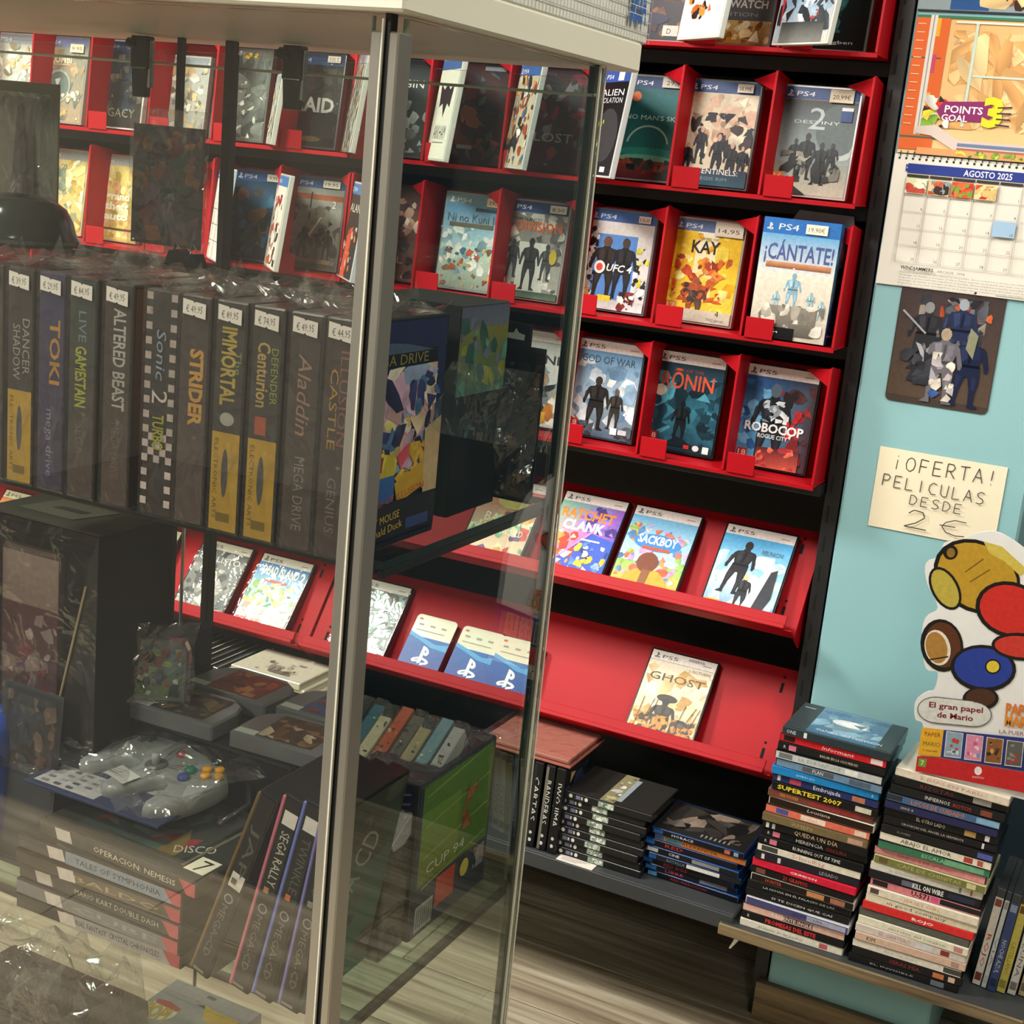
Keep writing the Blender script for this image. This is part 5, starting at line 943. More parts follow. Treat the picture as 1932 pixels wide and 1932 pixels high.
# console box standing on the cabinet
o = thing('console_box', 'white console box with a grey grid and blue block letters on the cabinet top', 'box', (0, 0, ZT+.0264))
xb1 = GX+.010; MB().box(-.42, 0, -.38, 0, 0, .24, '#d9dad0').build('box_body', 'card', o, bevel=.0015)
o.location = (xb1, 1.297, ZT+.0264)
a = Art(.38, .24, 1); [a.rect(0, .04*k, 1, .04*k+.004, '#b4b6b4') for k in range(1, 25)]; [a.rect(.017*k, 0, .017*k+.0022, 1, '#b4b6b4') for k in range(1, 59)]
a.text('SEGA', .855, .93, .14, '#2a62a8', .10, bold=.04); [a.rect(.845, .815+.03*k, .97, .8175+.03*k, '#d9dad0') for k in range(4)]
a.build('side_print', o, M=Matrix.Translation((.0004, -.19, 0)) @ Matrix.Rotation(math.pi/2, 4, 'Z'))

# ---- shelf B: cartridge boxes with their spines to the front
BH, BT, BD = .184, .0305, .134
def vt(a, body, u, v, cap, length, c, **k): a.text(body, u, v, cap*a.w/a.h, c, length*a.h/a.w, rot=-math.pi/2, **k)
def band(a, v=.56): a.rect(0, v, 1, 1, '#b99430'); a.ell(.5, v+.18, .12, .11, '#4a4a4e', 12); vt(a, 'ELECTRONIC ARTS', .1, v+.03, .14, .36, '#6a5420', res=1); a.rect(.25, .92, .75, .96, '#7a6424')
def price(a, s): a = a.sub(); a.k += 40; a.poly([(.08,.005),(.45,.012),(.5,.02),(.55,.014),(.92,.02),(.92,.085),(.55,.078),(.5,.07),(.45,.076),(.08,.07)], '#cfcbc4'); a.text(s, .5, .062, .03, '#4a4846', .6, 'c', res=1)
def s_a(a): a.rect(0, 0, 1, 1, '#3a3634'); vt(a, 'SHADOW', .2, .25, .3, .26, '#9a9a92'); vt(a, 'DANCER', .6, .22, .3, .26, '#9a9a92'); band(a)
def s_b(a): a.grad(0, 0, 1, 1, '#3c3a5c', '#3d3450'); vt(a, 'TOKI', .45, .2, .4, .3, '#b98a3a', bold=.02); vt(a, 'mega drive', .35, .62, .28, .32, '#8a84a4')
def s_c(a): a.grad(0, 0, 1, 1, '#34403f', '#4f423e'); vt(a, 'LIVE', .35, .14, .3, .14, '#6a8a94'); vt(a, 'GAMESTAIN', .25, .3, .42, .28, '#a8b23a', bold=.02); vt(a, 'SEGA', .3, .66, .3, .14, '#6d615c')
def s_d(a): a.grad(0, 0, 1, 1, '#3a3434', '#54443f'); vt(a, 'ALTERED BEAST', .35, .1, .46, .46, '#b4b2ae', bold=.02); vt(a, 'MEGA DRIVE', .35, .62, .3, .26, '#6e5c56')
def s_e(a): 
    a.rect(0, 0, 1, 1, '#34302f')
    for r_ in range(30):
        for c_ in range(5):
            if (r_+c_) % 2 == 0 and (c_ in (0, 4) or 18 < r_ < 23): a.rect(c_*.2, r_*.033, c_*.2+.2, r_*.033+.033, '#b8aaa6')
    vt(a, 'Sonic', .4, .16, .3, .22, '#7a8a9c', shear=.2); vt(a, '2', .3, .43, .5, .06, '#b0a8a4'); vt(a, 'TURBO', .35, .54, .36, .16, '#8a8a34', bold=.02)
def s_f(a): a.grad(0, 0, 1, 1, '#40393a', '#564845'); vt(a, 'STRIDER', .38, .22, .46, .34, '#c8984a', bold=.04)
def s_g(a): a.rect(0, 0, 1, 1, '#3a3836'); vt(a, 'IMMORTAL', .22, .1, .5, .34, '#b8a24a', bold=.03); vt(a, 'The', .72, .2, .2, .1, '#8a9a5a'); a.ell(.5, .5, .26, .03, '#a8a8a0'); band(a)
def s_h(a): a.rect(0, 0, 1, 1, '#3a3836'); vt(a, 'Centurion', .2, .14, .42, .28, '#b89c5a', bold=.02); vt(a, 'DEFENDER', .68, .16, .24, .24, '#8a9a3a'); a.rect(.2, .46, .6, .54, '#a8503c'); band(a)
def s_i(a): a.grad(0, 0, 1, 1, '#3f3836', '#4d423e'); vt(a, 'Aladdin', .3, .16, .46, .34, '#9a7a68', shear=.25); vt(a, 'MEGA DRIVE', .35, .6, .34, .32, '#857a76')
def s_j(a): a.grad(0, 0, 1, 1, '#3b3533', '#4a3c3a'); vt(a, 'CASTLE', .2, .2, .26, .34, '#b0883e'); vt(a, 'ILLUSION', .5, .12, .3, .4, '#8a5a50'); vt(a, 'GENIUS', .3, .66, .3, .24, '#7a706c')
def s_0(a): a.grad(0, 0, 1, 1, '#4a4038', '#3a3432'); vt(a, 'GOLD', .3, .2, .4, .3, '#8a5a4a')
BX = [(-.9285, s_0, '€ 44,95', 'brown cartridge box cut by the left picture edge'), (-.895, s_a, '€ 39,95', 'black cartridge box with yellow foot, leftmost with a clear spine'), (-.8605, s_b, '€ 29,95', 'dark violet cartridge box'), (-.827, s_c, '€ 84,95', 'cartridge box with yellow-green slanted letters'), (-.790, s_d, '€ 49,95', 'cartridge box with large silver letters'),
      (-.7455, s_e, '', 'cartridge box with a chequered spine'), (-.7125, s_f, '€ 49,95', 'cartridge box with orange letters right of the chequered one'), (-.678, s_g, '€ 89,95', 'cartridge box with gold striped letters and yellow foot'), (-.6435, s_h, '€ 74,95', 'cartridge box with yellow foot and a red square'), (-.6085, s_i, '€ 49,95', 'dark cartridge box with slanted copper letters'), (-.5765, s_j, '€ 44,95', 'rightmost cartridge box showing its painted cover')]
def sleeve_mesh(seed, w, d):
    r = random.Random(seed); mb = MB(); nx, ny = 5, 9; g_ = [[(-w/2-.0006+(w+.0012)*i/(nx-1)+(r.uniform(-.003, .003) if 0 < i < nx-1 else 0), -.002+(d+.004)*j/(ny-1), BH+.001+r.uniform(.0005, .010)+.008*math.sin(j*.9+seed)*(r.random() < .5)) for i in range(nx)] for j in range(ny)]
    g_ = [[(x, y, max(z_, BH+.0008)) for x, y, z_ in rw] for rw in g_]
    for j in range(ny-1):
        for i in range(nx-1): mb.poly([g_[j][i], g_[j][i+1], g_[j+1][i+1], g_[j+1][i]], '#888')
    for j in range(2, ny-1, 3):                                         # folded corner that sticks up
        x, y, z_ = g_[j][r.randrange(nx)]; x = max(-.005, min(.005, x)); mb.poly([(x-.009, y, BH+.002), (x+.009, y+.006, BH+.002), (x+.002, y+.004, BH+.022+r.uniform(0, .008))], '#888')
    return mb.mesh('plastic_sleeve', 'sleeve')
def mickey(a):
    a.grad(0, 0, 1, 1, '#2c2c52', '#2a2a3c'); a.rect(0, .13, .9, .2, '#1c1c20'); a.text('MEGA DRIVE', .06, .19, .045, '#8a7a40', .72); a.poly([(.0,.14),(.3,.09),(.5,.1),(.85,.14)], '#4a5a70')
    a.blobs(['#d8b070','#c89a9a','#e0c0a0','#b898b0','#d8c880','#c8a0b8','#8a98b8','#e0d0c0'], 60, .03, .2, .9, .68, .12, 2.6); a.blobs(['#3a3a68','#2c2c4a','#4a6a90'], 14, .1, .22, .95, .6, .08, 2.4); a.blobs(['#c84a5a','#a83a48','#d8a83a','#d8c040'], 16, .1, .55, .95, .78, .1, 2.2); a.grad(.0, .68, .45, .8, '#3a62a0', '#2f5a98'); a.poly([(.45,.72),(.9,.62),(.95,.74),(.5,.82)], '#c89a30'); a.poly([(.78,.5),(.98,.45),(.98,.9),(.82,.92)], '#c8a880')
    a.rect(0, .8, .98, .97, '#26242a'); a.text('WORLD OF ILLUSION', .04, .83, .03, '#b8452c', .78, rot=.1); a.text('MICKEY MOUSE', .04, .91, .035, '#d0a83a', .5, rot=.08); a.text('Donald Duck', .16, .955, .035, '#d0a83a', .42, rot=.08); a.rect(.62, .9, .9, .95, '#3a4a7a')
for i, (x, fn, pr, lab) in enumerate(BX):
    o = thing('cartridge_box', lab+', middle shelf of the cabinet', 'cartridge box', (x, .893, ZSB+.0006), group='cartridge boxes in a row')
    w_ = BT if i != 5 else .0345
    me = MB().box(-w_/2, w_/2, 0, BD, 0, BH, '#2b2726' if i != 2 else '#332f40').build('box_body', 'gloss', o, bevel=.0014)
    a = Art(w_-.004, BH-.004, i); fn(a)
    if pr: price(a, pr)
    a.build('spine_print', o, loc=(0, -.0003, .002))
    MB().box(-w_/2-.0008, w_/2+.0008, -.0016, -.0012, 0, BH+.002).build('clear_cover', 'wrap', o)
    link('plastic_sleeve', sleeve_mesh(i, w_, BD), o)
    if i == 10:
        b = Art(BD-.006, BH-.006, 3); mickey(b); b.build('cover_print', o, M=Matrix.Translation((w_/2+.0004, BD/2, .003)) @ Matrix.Rotation(math.pi/2, 4, 'Z'))
    elif i in (4, 5):
        b = Art(BD-.006, BH-.006, 3); b.grad(0, 0, 1, 1, '#8a5028', '#1c1614'); b.build('cover_print', o, M=Matrix.Translation((w_/2+.0004, BD/2, .003)) @ Matrix.Rotation(math.pi/2, 4, 'Z'))
# things behind and above that row
o = thing('figure_box', 'yellow and green carton behind the painted cartridge box', 'box', (-.62, 1.072, ZSB+.0006))
MB().box(-.05, .045, 0, .09, 0, .186, '#3a3c3a').build('box_body', 'card', o, bevel=.001)
a = Art(.09, .184, 5); a.grad(0, 0, 1, .1, '#5a5a70', '#6a6a78'); a.grad(0, .1, 1, .42, '#7a7434', '#4a6a5a'); a.blobs(['#8a8a34','#5a8a74','#3a5a54','#6a6a78'], 16, 0, .05, 1, .45, .16); a.grad(0, .42, 1, 1, '#1c1a1c', '#18181a'); a.build('side_print', o, M=Matrix.Translation((.0454, .045, 0)) @ Matrix.Rotation(math.pi/2, 4, 'Z'))
p0, p1, p2 = PY(952, 640, 1.178), PY(1008, 650, 1.178), PY(935, 958, 1.178)
o = thing('hanging_blister', 'black hanging blister card with a white mark on its tab, right side of the cabinet', 'blister pack', (-.572, 1.178, ZSB+.0006)); HB = p0.z-ZSB
MB().box(-.034, .030, 0, .0015, 0, HB-.004, '#1a1a1c').build('card_back', 'card', o); MB().box(-.018, .014, 0, .0015, HB-.004, HB+.016, '#161618').build('hang_tab', 'card', o)
a = Art(.062, HB-.01, 8); a.grad(0, 0, 1, 1, '#201a1c', '#28262a'); a.blobs(['#3a2424','#5a3430','#2a2a30','#8a5a48','#4a4a50','#1c1c20'], 34, 0, .08, 1, .98, .14, 2.4); a.blobs(['#a84a34','#c8b8a0','#6a7a9a'], 7, .3, .3, .9, .9, .05); a.build('card_print', o, loc=(-.002, -.0003, .002))
a = Art(.03, .018, 1); a.poly([(.2,.75),(.2,.5),(.42,.45),(.5,.2),(.6,.42),(.82,.5),(.8,.78)], '#e6e6e4'); a.build('tab_print', o, loc=(-.002, -.0003, HB-.003))
r = random.Random(2); mb = MB(); g_ = [[(-.034+.064*i/6, -.004-.02*math.sin(math.pi*i/6)*math.sin(math.pi*j/9)+r.uniform(-.004, .004), .004+(HB-.03)*j/9) for i in range(7)] for j in range(10)]
for j in range(9):
    for i in range(6): mb.poly([g_[j][i], g_[j][i+1], g_[j+1][i+1], g_[j+1][i]], '#888')
mb.build('blister_bubble', 'sleeve', o)
def film_sheet(name, label, cat, quad, seed, amp=.006, n=10, m='sleeve', parent=None):
    """crumpled clear sheet spanned by four corner points"""
    r = random.Random(seed); A, Bq, Cq, Dq = [Vector(q) for q in quad]; c = (A+Bq+Cq+Dq)/4; nrm = (Bq-A).cross(Dq-A).normalized(); mb = MB(); G = []
    ph = [r.uniform(0, 6) for _ in range(4)]
    for j in range(n):
        t = j/(n-1)
        for i in range(n):
            s = i/(n-1); p = A.lerp(Bq, s).lerp(Dq.lerp(Cq, s), t)+nrm*amp*(math.sin(7*s+ph[0]+3*t)+math.sin(9*t+ph[1]+5*s)+r.uniform(-.6, .6)); G.append(p)
    base = min(G, key=lambda p: p.z); o0 = Vector((c.x, c.y, base.z))
    for j in range(n-1):
        for i in range(n-1): mb.poly([G[j*n+i]-o0, G[j*n+i+1]-o0, G[(j+1)*n+i+1]-o0, G[(j+1)*n+i]-o0], '#888')
    if parent is not None: ob = mb.build(name, m, parent, loc=o0); return ob
    ob = mb.build(name, m, None, loc=o0, smooth=True); return tag(ob, label, cat)
film_sheet('clear_bag', 'empty clear plastic bag lying against the cabinet side pane', 'plastic bag', [PX(858, 682, -.553), PX(1033, 706, -.553), PX(1043, 858, -.553), PX(800, 812, -.553)], 4, .0022)
# dome tin, hanging bag and clear pack above the boxes
p = PY(40, 492, .97); o = thing('dome_tin', 'dark dome-shaped tin on top of the cartridge boxes, left edge', 'tin', (p.x, .965, ZSB+BH+.0125))
MB().lathe([(.0, 0), (.052, 0), (.052, .008), (.050, .012), (.048, .02), (.042, .032), (.030, .040), (.012, .043), (.0, .0435)], '#2c3230', 24).build('dome', 'gloss', o, smooth=True); MB().lathe([(.054, .0), (.055, .003), (.054, .006)], '#3c403e', 24).build('rim', 'gloss', o)
p = PY(314, 452, 1.0); o = thing('bagged_card', 'dark picture card in a clear bag standing on the cartridge boxes', 'card', (p.x, 1.0, ZSB+BH+.0125)); hb = PY(310, 205, 1.0).z-(ZSB+BH+.0125)
MB().box(-.040, .037, 0, .001, .012, hb-.014, '#26241f').build('card_blank', 'card', o)
a = Art(.076, hb-.028, 12); a.grad(0, 0, 1, 1, '#2c2a28', '#262c2c'); a.blobs(['#5a2c30','#3a2c30','#2c3038','#6a4a28','#2a3a34','#4a3a44','#7a4a24'], 44, .02, .02, .98, .98, .14, 2); a.build('card_print', o, loc=(-.0015, -.0003, .013))
mb = MB().box(-.042, .040, -.0035, .003, 0, hb); mb.build('clear_bag', 'sleeve', o, bevel=.001)
p = PY(20, 410, 1.02); o = thing('clear_pack', 'clear plastic pack with dark backing at the left picture edge', 'blister pack', (p.x, 1.03, ZSB+BH+.0125)); hb = PY(60, 112, 1.03).z-(ZSB+BH+.0125)
MB().box(-.05, .036, .012, .014, 0, hb-.02, '#8a8a7e').build('card_back', 'card', o); MB().box(-.05, .034, -.012, .012, 0, hb-.03).build('blister_bubble', 'sleeve', o, bevel=.004); MB().prism([(-.012, .012), (.014, .012), (.004, hb-.04), (-.002, hb-.04)], 'y', -.004, .006, '#4a4844').build('contents', 'gloss', o, bevel=.003)
o = thing('spring_clip', 'black spring clip on top of the cartridge boxes', 'clip', (PY(345, 470, .97).x, .975, ZSB+BH+.0125))
MB().prism([(-.018, 0), (.018, 0), (.012, .012), (.004, .008), (-.006, .014), (-.014, .012)], 'y', -.008, .008, '#17181a').build('jaw', 'gloss', o, bevel=.001); [MB().tube([(x, 0, .011), (x+.003, 0, .018), (x+.008, 0, .013)], .0008, n=6).build('wire_lever', 'chrome', o) for x in (-.014, .004)]

# ---- shelf C
SPN = [('#3c3a36', 'dark case with a cream title, tilted on top', 'OPERACION: NEMESIS', '#d0cdbc'), ('#8a96a4', 'pale blue case', 'TALES OF SYMPHONIA', '#2c3440'), ('#5a5248', 'brown case with gold print', 'BALDO', '#a8905a'), ('#3f3e3e', 'dark grey case', 'MARIO KART DOUBLE DASH', '#b4b2a4'), ('#7c7c7c', 'mid grey case', 'CUBE', '#9a9a98'), ('#a4a2a2', 'light grey case at the bottom', 'FINAL FANTASY. CRYSTAL CHRONICLES', '#3c3c3e')]
for i, (c, lab, tx, tcol) in list(enumerate(SPN))[::-1]:
    L_, T_ = .19, .0146; k = 5-i
    M = pose((-.7975+(.016 if i == 0 else .003*((i*3) % 3)), .893+(.006 if i == 0 else .002*(i % 2)), ZSC+.0006+(T_+.0004)*k), RAD(-3.5 if i == 0 else ((i*7) % 3)-1))
    def pr(a, tx=tx, tcol=tcol, i=i): a.rect(0, 0, .3, 1, ['#46443f','#4a4644','#46423e','#3a3838','#77777a','#3c3b3b'][i]); a.text(tx, .36, .72, .42, tcol, .52, res=1); a.poly([(.9,0),(1,0),(1,1),(.95,1)], '#b8555a'); a.poly([(.1+.08*(i % 3),.1),(.2+.08*(i % 3),.02),(.22+.08*(i % 3),.9),(.12+.08*(i % 3),.98)], '#cfc8c2')
    def tpd(b): b.rect(0, 0, 1, 1, '#2a2c2a'); b.grad(.15, .1, .8, .9, '#3a3c38', '#333a38'); b.blobs(['#7a3030','#4a5a54','#6a5a34','#38403c','#5a5a50'], 16, .2, .15, .75, .85, .12, 2.4); b.text('DISCO', .72, .8, .1, '#a8a89a', .2, rot=.6); b.rect(.86, .72, .98, .92, '#c8c8b4'); b.text('7', .895, .9, .15, '#1c1c1c'); b.rect(.83, .1, .85, .9, '#5a584c')
    dvd(None, lab+', lying stack on the lower cabinet shelf', c, pr, '#2c2b29', group='stack of wrapped cases in the cabinet', L=L_, D=.134, T=T_, M=M, top=tpd if i == 0 else None, name='disc_case', seed=i)
    oo = bpy.context.scene.objects[-1] if False else None
for i, (xb, xt, tx, c, lab) in enumerate(((-.688, -.622, 'JAP', '#6a5430', 'brown-edged jewel case leaning most, next to the lying stack'), (-.645, -.598, 'SEGA RALLY', '#c06a80', 'pink-edged jewel case with white capitals'), (-.6215, -.578, 'TWINKLE', '#6a78c0', 'blue-edged jewel case'), (-.594, -.561, 'ECCO', '#7a74b8', 'violet-edged jewel case nearest the post'))):
    hh = .197; T_ = .0195; al = math.asin((xt-xb)/.205); o = thing('jewel_case', lab+', lower cabinet shelf', 'game case', M=pose((xb+.004, .897, ZSC+.004), 0, 0, al), group='leaning jewel cases')
    MB().box(-T_/2, T_/2, 0, .105, 0, hh, '#1b1a1a').build('case_shell', 'gloss', o, bevel=.0012)
    MB().box(-T_/2-.0006, -T_/2+.0026, -.0016, .103, .002, hh-.002, c).build('clear_edge', 'gloss', o, bevel=.0008)
    a = Art(T_-.003, hh-.004, i); a.rect(0, 0, 1, 1, '#201f1e'); a.rect(.2, .42 if i == 0 else .06, 1, .5 if i == 0 else .13, '#d0cdc6'); vt(a, tx, .35, .16, .5, .28, '#b8b6a8' if i == 1 else '#55534c', res=1); vt(a, 'MEGA-CD', .3, .6, .4, .3, '#6a6866', res=1); a.ring(.55, .56, .25, .022, .0012, '#8a8a8c', 10); a.rect(.3, .45, .6, .48, ['#5a4a34','#a87a54','#c0683a','#8a8a84'][i]); a.rect(.1, .975, .8, .99, '#7a7870')
    a.build('spine_print', o, loc=(0, -.0006, .002))
    b = Art(.101, hh-.004, i); b.grad(0, 0, 1, 1, '#2c2a28', '#3a3a34' if i < 3 else '#2f6a58'); b.blobs(['#3a3834','#2a2826','#4a4840'], 10, 0, 0, 1, 1, .2)
    if i == 3: b.text('MEGA CD', .2, .7, .16, '#8a8a88', 1.0, rot=1.0); b.ring(.3, .85, .14, .1, .003, '#7a7c7c', 14)
    b.build('cover', o, M=Matrix.Translation((T_/2+.0004, .0525, .002)) @ Matrix.Rotation(math.pi/2, 4, 'Z'))
# boxes at the right end of the shelf
o = thing('sports_game_box', 'game box with a green pitch on its side, right end of the lower cabinet shelf', 'box', (-.604, 1.05, ZSC+.0006))
MB().box(-.034, .040, 0, .15, 0, .158, '#2a2f38').build('box_body', 'gloss', o, bevel=.0012)
a = Art(.148, .156, 4); a.rect(0, 0, 1, 1, '#2b3444'); a.grad(.05, .02, .98, .68, '#567a34', '#4f6f2a'); a.grad(.05, .2, .55, .66, '#6a8a3a', '#6f7a26'); [a.line(.1, .1+.2*k, .95, .02+.2*k, .0015, '#8aa05a') for k in range(4)]; a.blobs(['#8a4a2c','#a05a34'], 6, .6, .2, .8, .5, .08); a.text('CUP 94', .15, .62, .06, '#c8d0b8', .5); a.rect(.3, .7, .55, .9, '#b8402f'); a.rect(.05, .8, .27, .97, '#a8aca4'); [a.rect(.07+.025*k, .82, .08+.025*k, .95, '#4a4c48') for k in range(8)]; a.ell(.68, .78, .06, .06, '#c8b848'); a.blobs(['#8a8480','#6a6a78'], 5, .8, .7, .95, .85, .07)
a.build('side_print', o, M=Matrix.Translation((.0404, .075, .001)) @ Matrix.Rotation(math.pi/2, 4, 'Z'))
a = Art(.072, .156, 5); a.rect(0, 0, 1, 1, '#2a2c34'); a.rect(.5, 0, 1, 1, '#3a3830'); a.rect(.55, .0, .95, .9, '#322f4c'); [a.line(.6, .1+.06*k, .9, .06+.06*k, .002, '#8a84a8') for k in range(13)]; a.build('front_print', o, loc=(.003, -.0004, .001))
MB().box(-.036, .0425, -.002, .152, .154, .1595).build('clear_cover', 'wrap', o, bevel=.0006)
o = thing('black_game_box', 'plain black box in front of the green pitch box', 'box', (-.63, 1.005, ZSC+.0006)); MB().box(-.075, .062, 0, .043, 0, .104, '#1c1d1f').build('box_body', 'gloss', o, bevel=.0014); MB().box(-.0765, .0635, -.001, .044, 0, .1055).build('clear_cover', 'wrap', o, bevel=.001)
CB = [('#2a4a58','dark blue'), ('#1e2426','black'), ('#3a6a80','blue'), ('#c8bea0','cream'), ('#b8583a','orange-red'), ('#6a625c','grey lettered'), ('#a89a78','beige'), ('#7a98a4','pale blue'), ('#b4b0b0','white lettered')]
for i, (c, lab) in enumerate(CB):
    o = thing('sleeved_booklet', lab+' booklet in a clear sleeve leaning back on the boxes', 'booklet', M=pose((-.694+.0148*i, 1.010+.003*(i % 3), ZSC+.1115), 0, RAD(60)), group='sleeved booklets')
    MB().box(-.0062, .0062, 0, .018, 0, .135+.008*((i*5) % 3), c).build('booklet', 'card', o, bevel=.0008); a = Art(.0108, .13, i); a.rect(0, 0, 1, 1, c); a.blobs([c, '#d8d0b8', '#3a3c40', '#8a5a40'], 9, 0, .02, 1, .95, .3)
    if i in (1, 5, 8): vt(a, ['','XBOX','','','','BATALLA','','','PILOT'][i], .25, .2, .5, .5, '#3a3a3c' if i > 1 else '#b0b0b0', res=1)
    a.build('spine_print', o, loc=(0, -.0004, .003)); MB().box(-.0070, .0070, -.0014, .0195, -.0006, .15).build('clear_sleeve', 'sleeve', o)
o = thing('price_sticker_tab', 'white price tab on the sleeved booklets', 'tag', M=pose((-.612, 1.02, ZSC+.1385), 0, RAD(66))); MB().box(-.012, .012, -.004, -.003, 0, .022, '#dcdcd4').build('tab', 'paper', o); a = Art(.02, .018, 1); a.text('4,95', .1, .7, .4, '#555', .8, res=1); a.build('print', o, loc=(0, -.0042, .002), material='paper')
# crate under the grey cartridges
o = thing('storage_crate', 'dark storage crate carrying the grey cartridges', 'crate', (-.815, 1.10, ZSC+.0006)); MB().box(-.085, .115, -.058, .098, 0, .138, '#23262a').build('crate_body', 'gloss', o, bevel=.002); MB().box(-.087, .117, -.06, .1, .138, .142, '#2b2f33').build('rim', 'gloss', o, bevel=.001)
ZG = ZSC+.0006+.1425
def cart(x, y, yaw, lab, pal, z=ZG, M=None):
    o = thing('game_cartridge', lab, 'cartridge', M=M or pose((x, y, z), RAD(yaw)), group='grey game cartridges')
    w_, d_, t_ = .104, .07, .0175; pts = [(-w_/2, 0), (w_/2, 0), (w_/2, d_*.62), (w_/2-.006, d_*.84), (w_/2-.022, d_), (-w_/2+.022, d_), (-w_/2+.006, d_*.84), (-w_/2, d_*.62)]
    MB().prism(pts, 'z', 0, t_, '#6c7073').build('shell', 'gloss', o, bevel=.002); a = Art(w_*.6, d_*.8, 1+int(x*-1000)); a.rect(0, 0, 1, 1, pal[0]); a.blobs(pal, 16, .02, .02, .98, .98, .16, 2); a.build('label_print', o, M=Matrix.Translation((.004, .006, t_+.0003)) @ Matrix.Rotation(-math.pi/2, 4, 'X'))
    MB().box(-w_/2+.004, -w_/2+.026, .004, .014, t_, t_+.0005, '#c9ccc8').build('price_sticker', 'paper', o)
cart(-.833, 1.112, -1, 'grey game cartridge with a red label, back left on the crate', ['#8a3a34','#a04a3c','#6a3430','#b87a4a'])
cart(-.840, 1.035, 2, 'grey game cartridge with a dark label, front left on the crate', ['#3a3c3c','#5a5448','#77694a','#2c3034'], ZG)
cart(-.718, 1.042, 3, 'grey game cartridge with a gold and brown label, front right on the crate', ['#4a3a30','#8a6a4a','#c0b098','#2c2826','#77503a'], ZG)
cart(-.722, 1.119, 0, 'grey game cartridge with a blue and orange label, back right on the crate', ['#4a5a8a','#a8683c','#6a6a90','#8a4a34'])
o = thing('wrapped_cartridge', 'grey cartridge standing in a crumpled clear bag on the crate', 'cartridge', M=pose((-.872, 1.045, ZG+.019), RAD(28), RAD(8)))
MB().prism([(-.036, 0), (.036, 0), (.036, .05), (.03, .062), (-.03, .062), (-.036, .05)], 'y', 0, .018, '#6a6a68').build('shell', 'gloss', o, bevel=.002); a = Art(.052, .05, 3); a.grad(0, 0, 1, 1, '#5a6a84', '#5a7a3c'); a.blobs(['#8a4a3c','#3a4450','#88a05a','#c8c8b4','#2c3034'], 22, .02, .02, .98, .98, .14); a.rect(.0, .1, .1, 1, '#6a2c2c'); a.build('label_print', o, loc=(.004, -.0003, .005))
r = random.Random(8); mb = MB(); g_ = [[(-.044+.088*i/7+r.uniform(-.004, .004), -.006+r.uniform(-.004, .003), -.001+.08*j/6+(r.uniform(-.003, .004) if j else 0)) for i in range(8)] for j in range(7)]
for j in range(6):
    for i in range(7): mb.poly([g_[j][i], g_[j][i+1], g_[j+1][i+1], g_[j+1][i]], '#888')
mb.build('clear_bag', 'sleeve', o)
# sticker sheets on a blue card and the three-pronged controller lying on them
ZD = ZSC+.0006+.015*6+.012
o = thing('sticker_card', 'dark blue card with grey sticker sheets under the controller', 'card', (-.842, .965, ZD+.004)); MB().box(-.075, .085, -.04, .062, 0, .003, '#1f2a4c').build('card_blank', 'card', o, bevel=.0006)
for nm, x0, x1, y0, y1 in (('sticker_sheet', -.068, .005, -.034, .006), ('sticker_sheet', -.055, .02, .014, .046), ('sticker_sheet', .025, .08, .006, .056)):
    a = Art(x1-x0, y1-y0, int(x1*999)); a.rect(0, 0, 1, 1, '#a2a4a6'); [a.rect(.08+.2*(k % 4), .1+.24*(k//4), .18+.2*(k % 4), .2+.24*(k//4), a.r.choice(['#6a6c72','#77787c','#50525a','#8a8c90'])) for k in range(15)]; a.build(nm, o, M=Matrix.Translation(((x0+x1)/2, y0, .0033)) @ Matrix.Rotation(-math.pi/2, 4, 'X'))
o = thing('game_controller', 'grey three-pronged game controller with yellow buttons in a clear bag', 'controller', M=Matrix.Translation((-.815, 1.008, ZD+.0145)) @ Matrix.Rotation(RAD(-18), 4, 'Z') @ Matrix.Rotation(RAD(6), 4, 'X'))
half = [(.0, .036), (.018, .037), (.034, .033), (.055, .031), (.068, .022), (.073, .006), (.074, -.016), (.071, -.040), (.064, -.058), (.055, -.062), (.047, -.054), (.042, -.034), (.034, -.020), (.022, -.016), (.0165, -.026), (.0145, -.050), (.010, -.066), (.0, -.070)]
ctl = half+[(-x, y) for x, y in half[-2:0:-1]]
def ring(sc, z): 
    cx = [(x*sc+(1-sc)*x*.0, y*sc) for x, y in ctl]; return [(x, y, z) for x, y in cx]
mb = MB(); levels = [(.86, -.013), (.96, -.009), (1., -.002), (.99, .005), (.93, .0095), (.84, .011)]; n = len(ctl); c = hx('#8d9294')
def inset(d):
    out = []
    for i in range(n):
        p0, p1, p2 = Vector(ctl[i-1]), Vector(ctl[i]), Vector(ctl[(i+1) % n]); t = (p2-p0).normalized(); nn = Vector((-t.y, t.x)); out.append(p1-nn*d if True else p1)
    return out
area = sum(ctl[i][0]*ctl[(i+1) % n][1]-ctl[(i+1) % n][0]*ctl[i][1] for i in range(n)); sg = 1 if area < 0 else -1
for d, z_ in ((.0055, -.012), (.0018, -.009), (0, -.003), (.0004, .004), (.002, .0085), (.0055, .0105)):
    mb.v += [(p.x, p.y, z_) for p in inset(d*sg)]
for L_ in range(5):
    for i in range(n): j = (i+1) % n; mb.f.append((L_*n+i, L_*n+j, (L_+1)*n+j, (L_+1)*n+i)); mb.c.append(c)
mb.f.append(tuple(range(5*n, 6*n))); mb.c.append(c); mb.f.append(tuple(range(n))[::-1]); mb.c.append(c)
ob = mb.build('body', 'gloss', o)
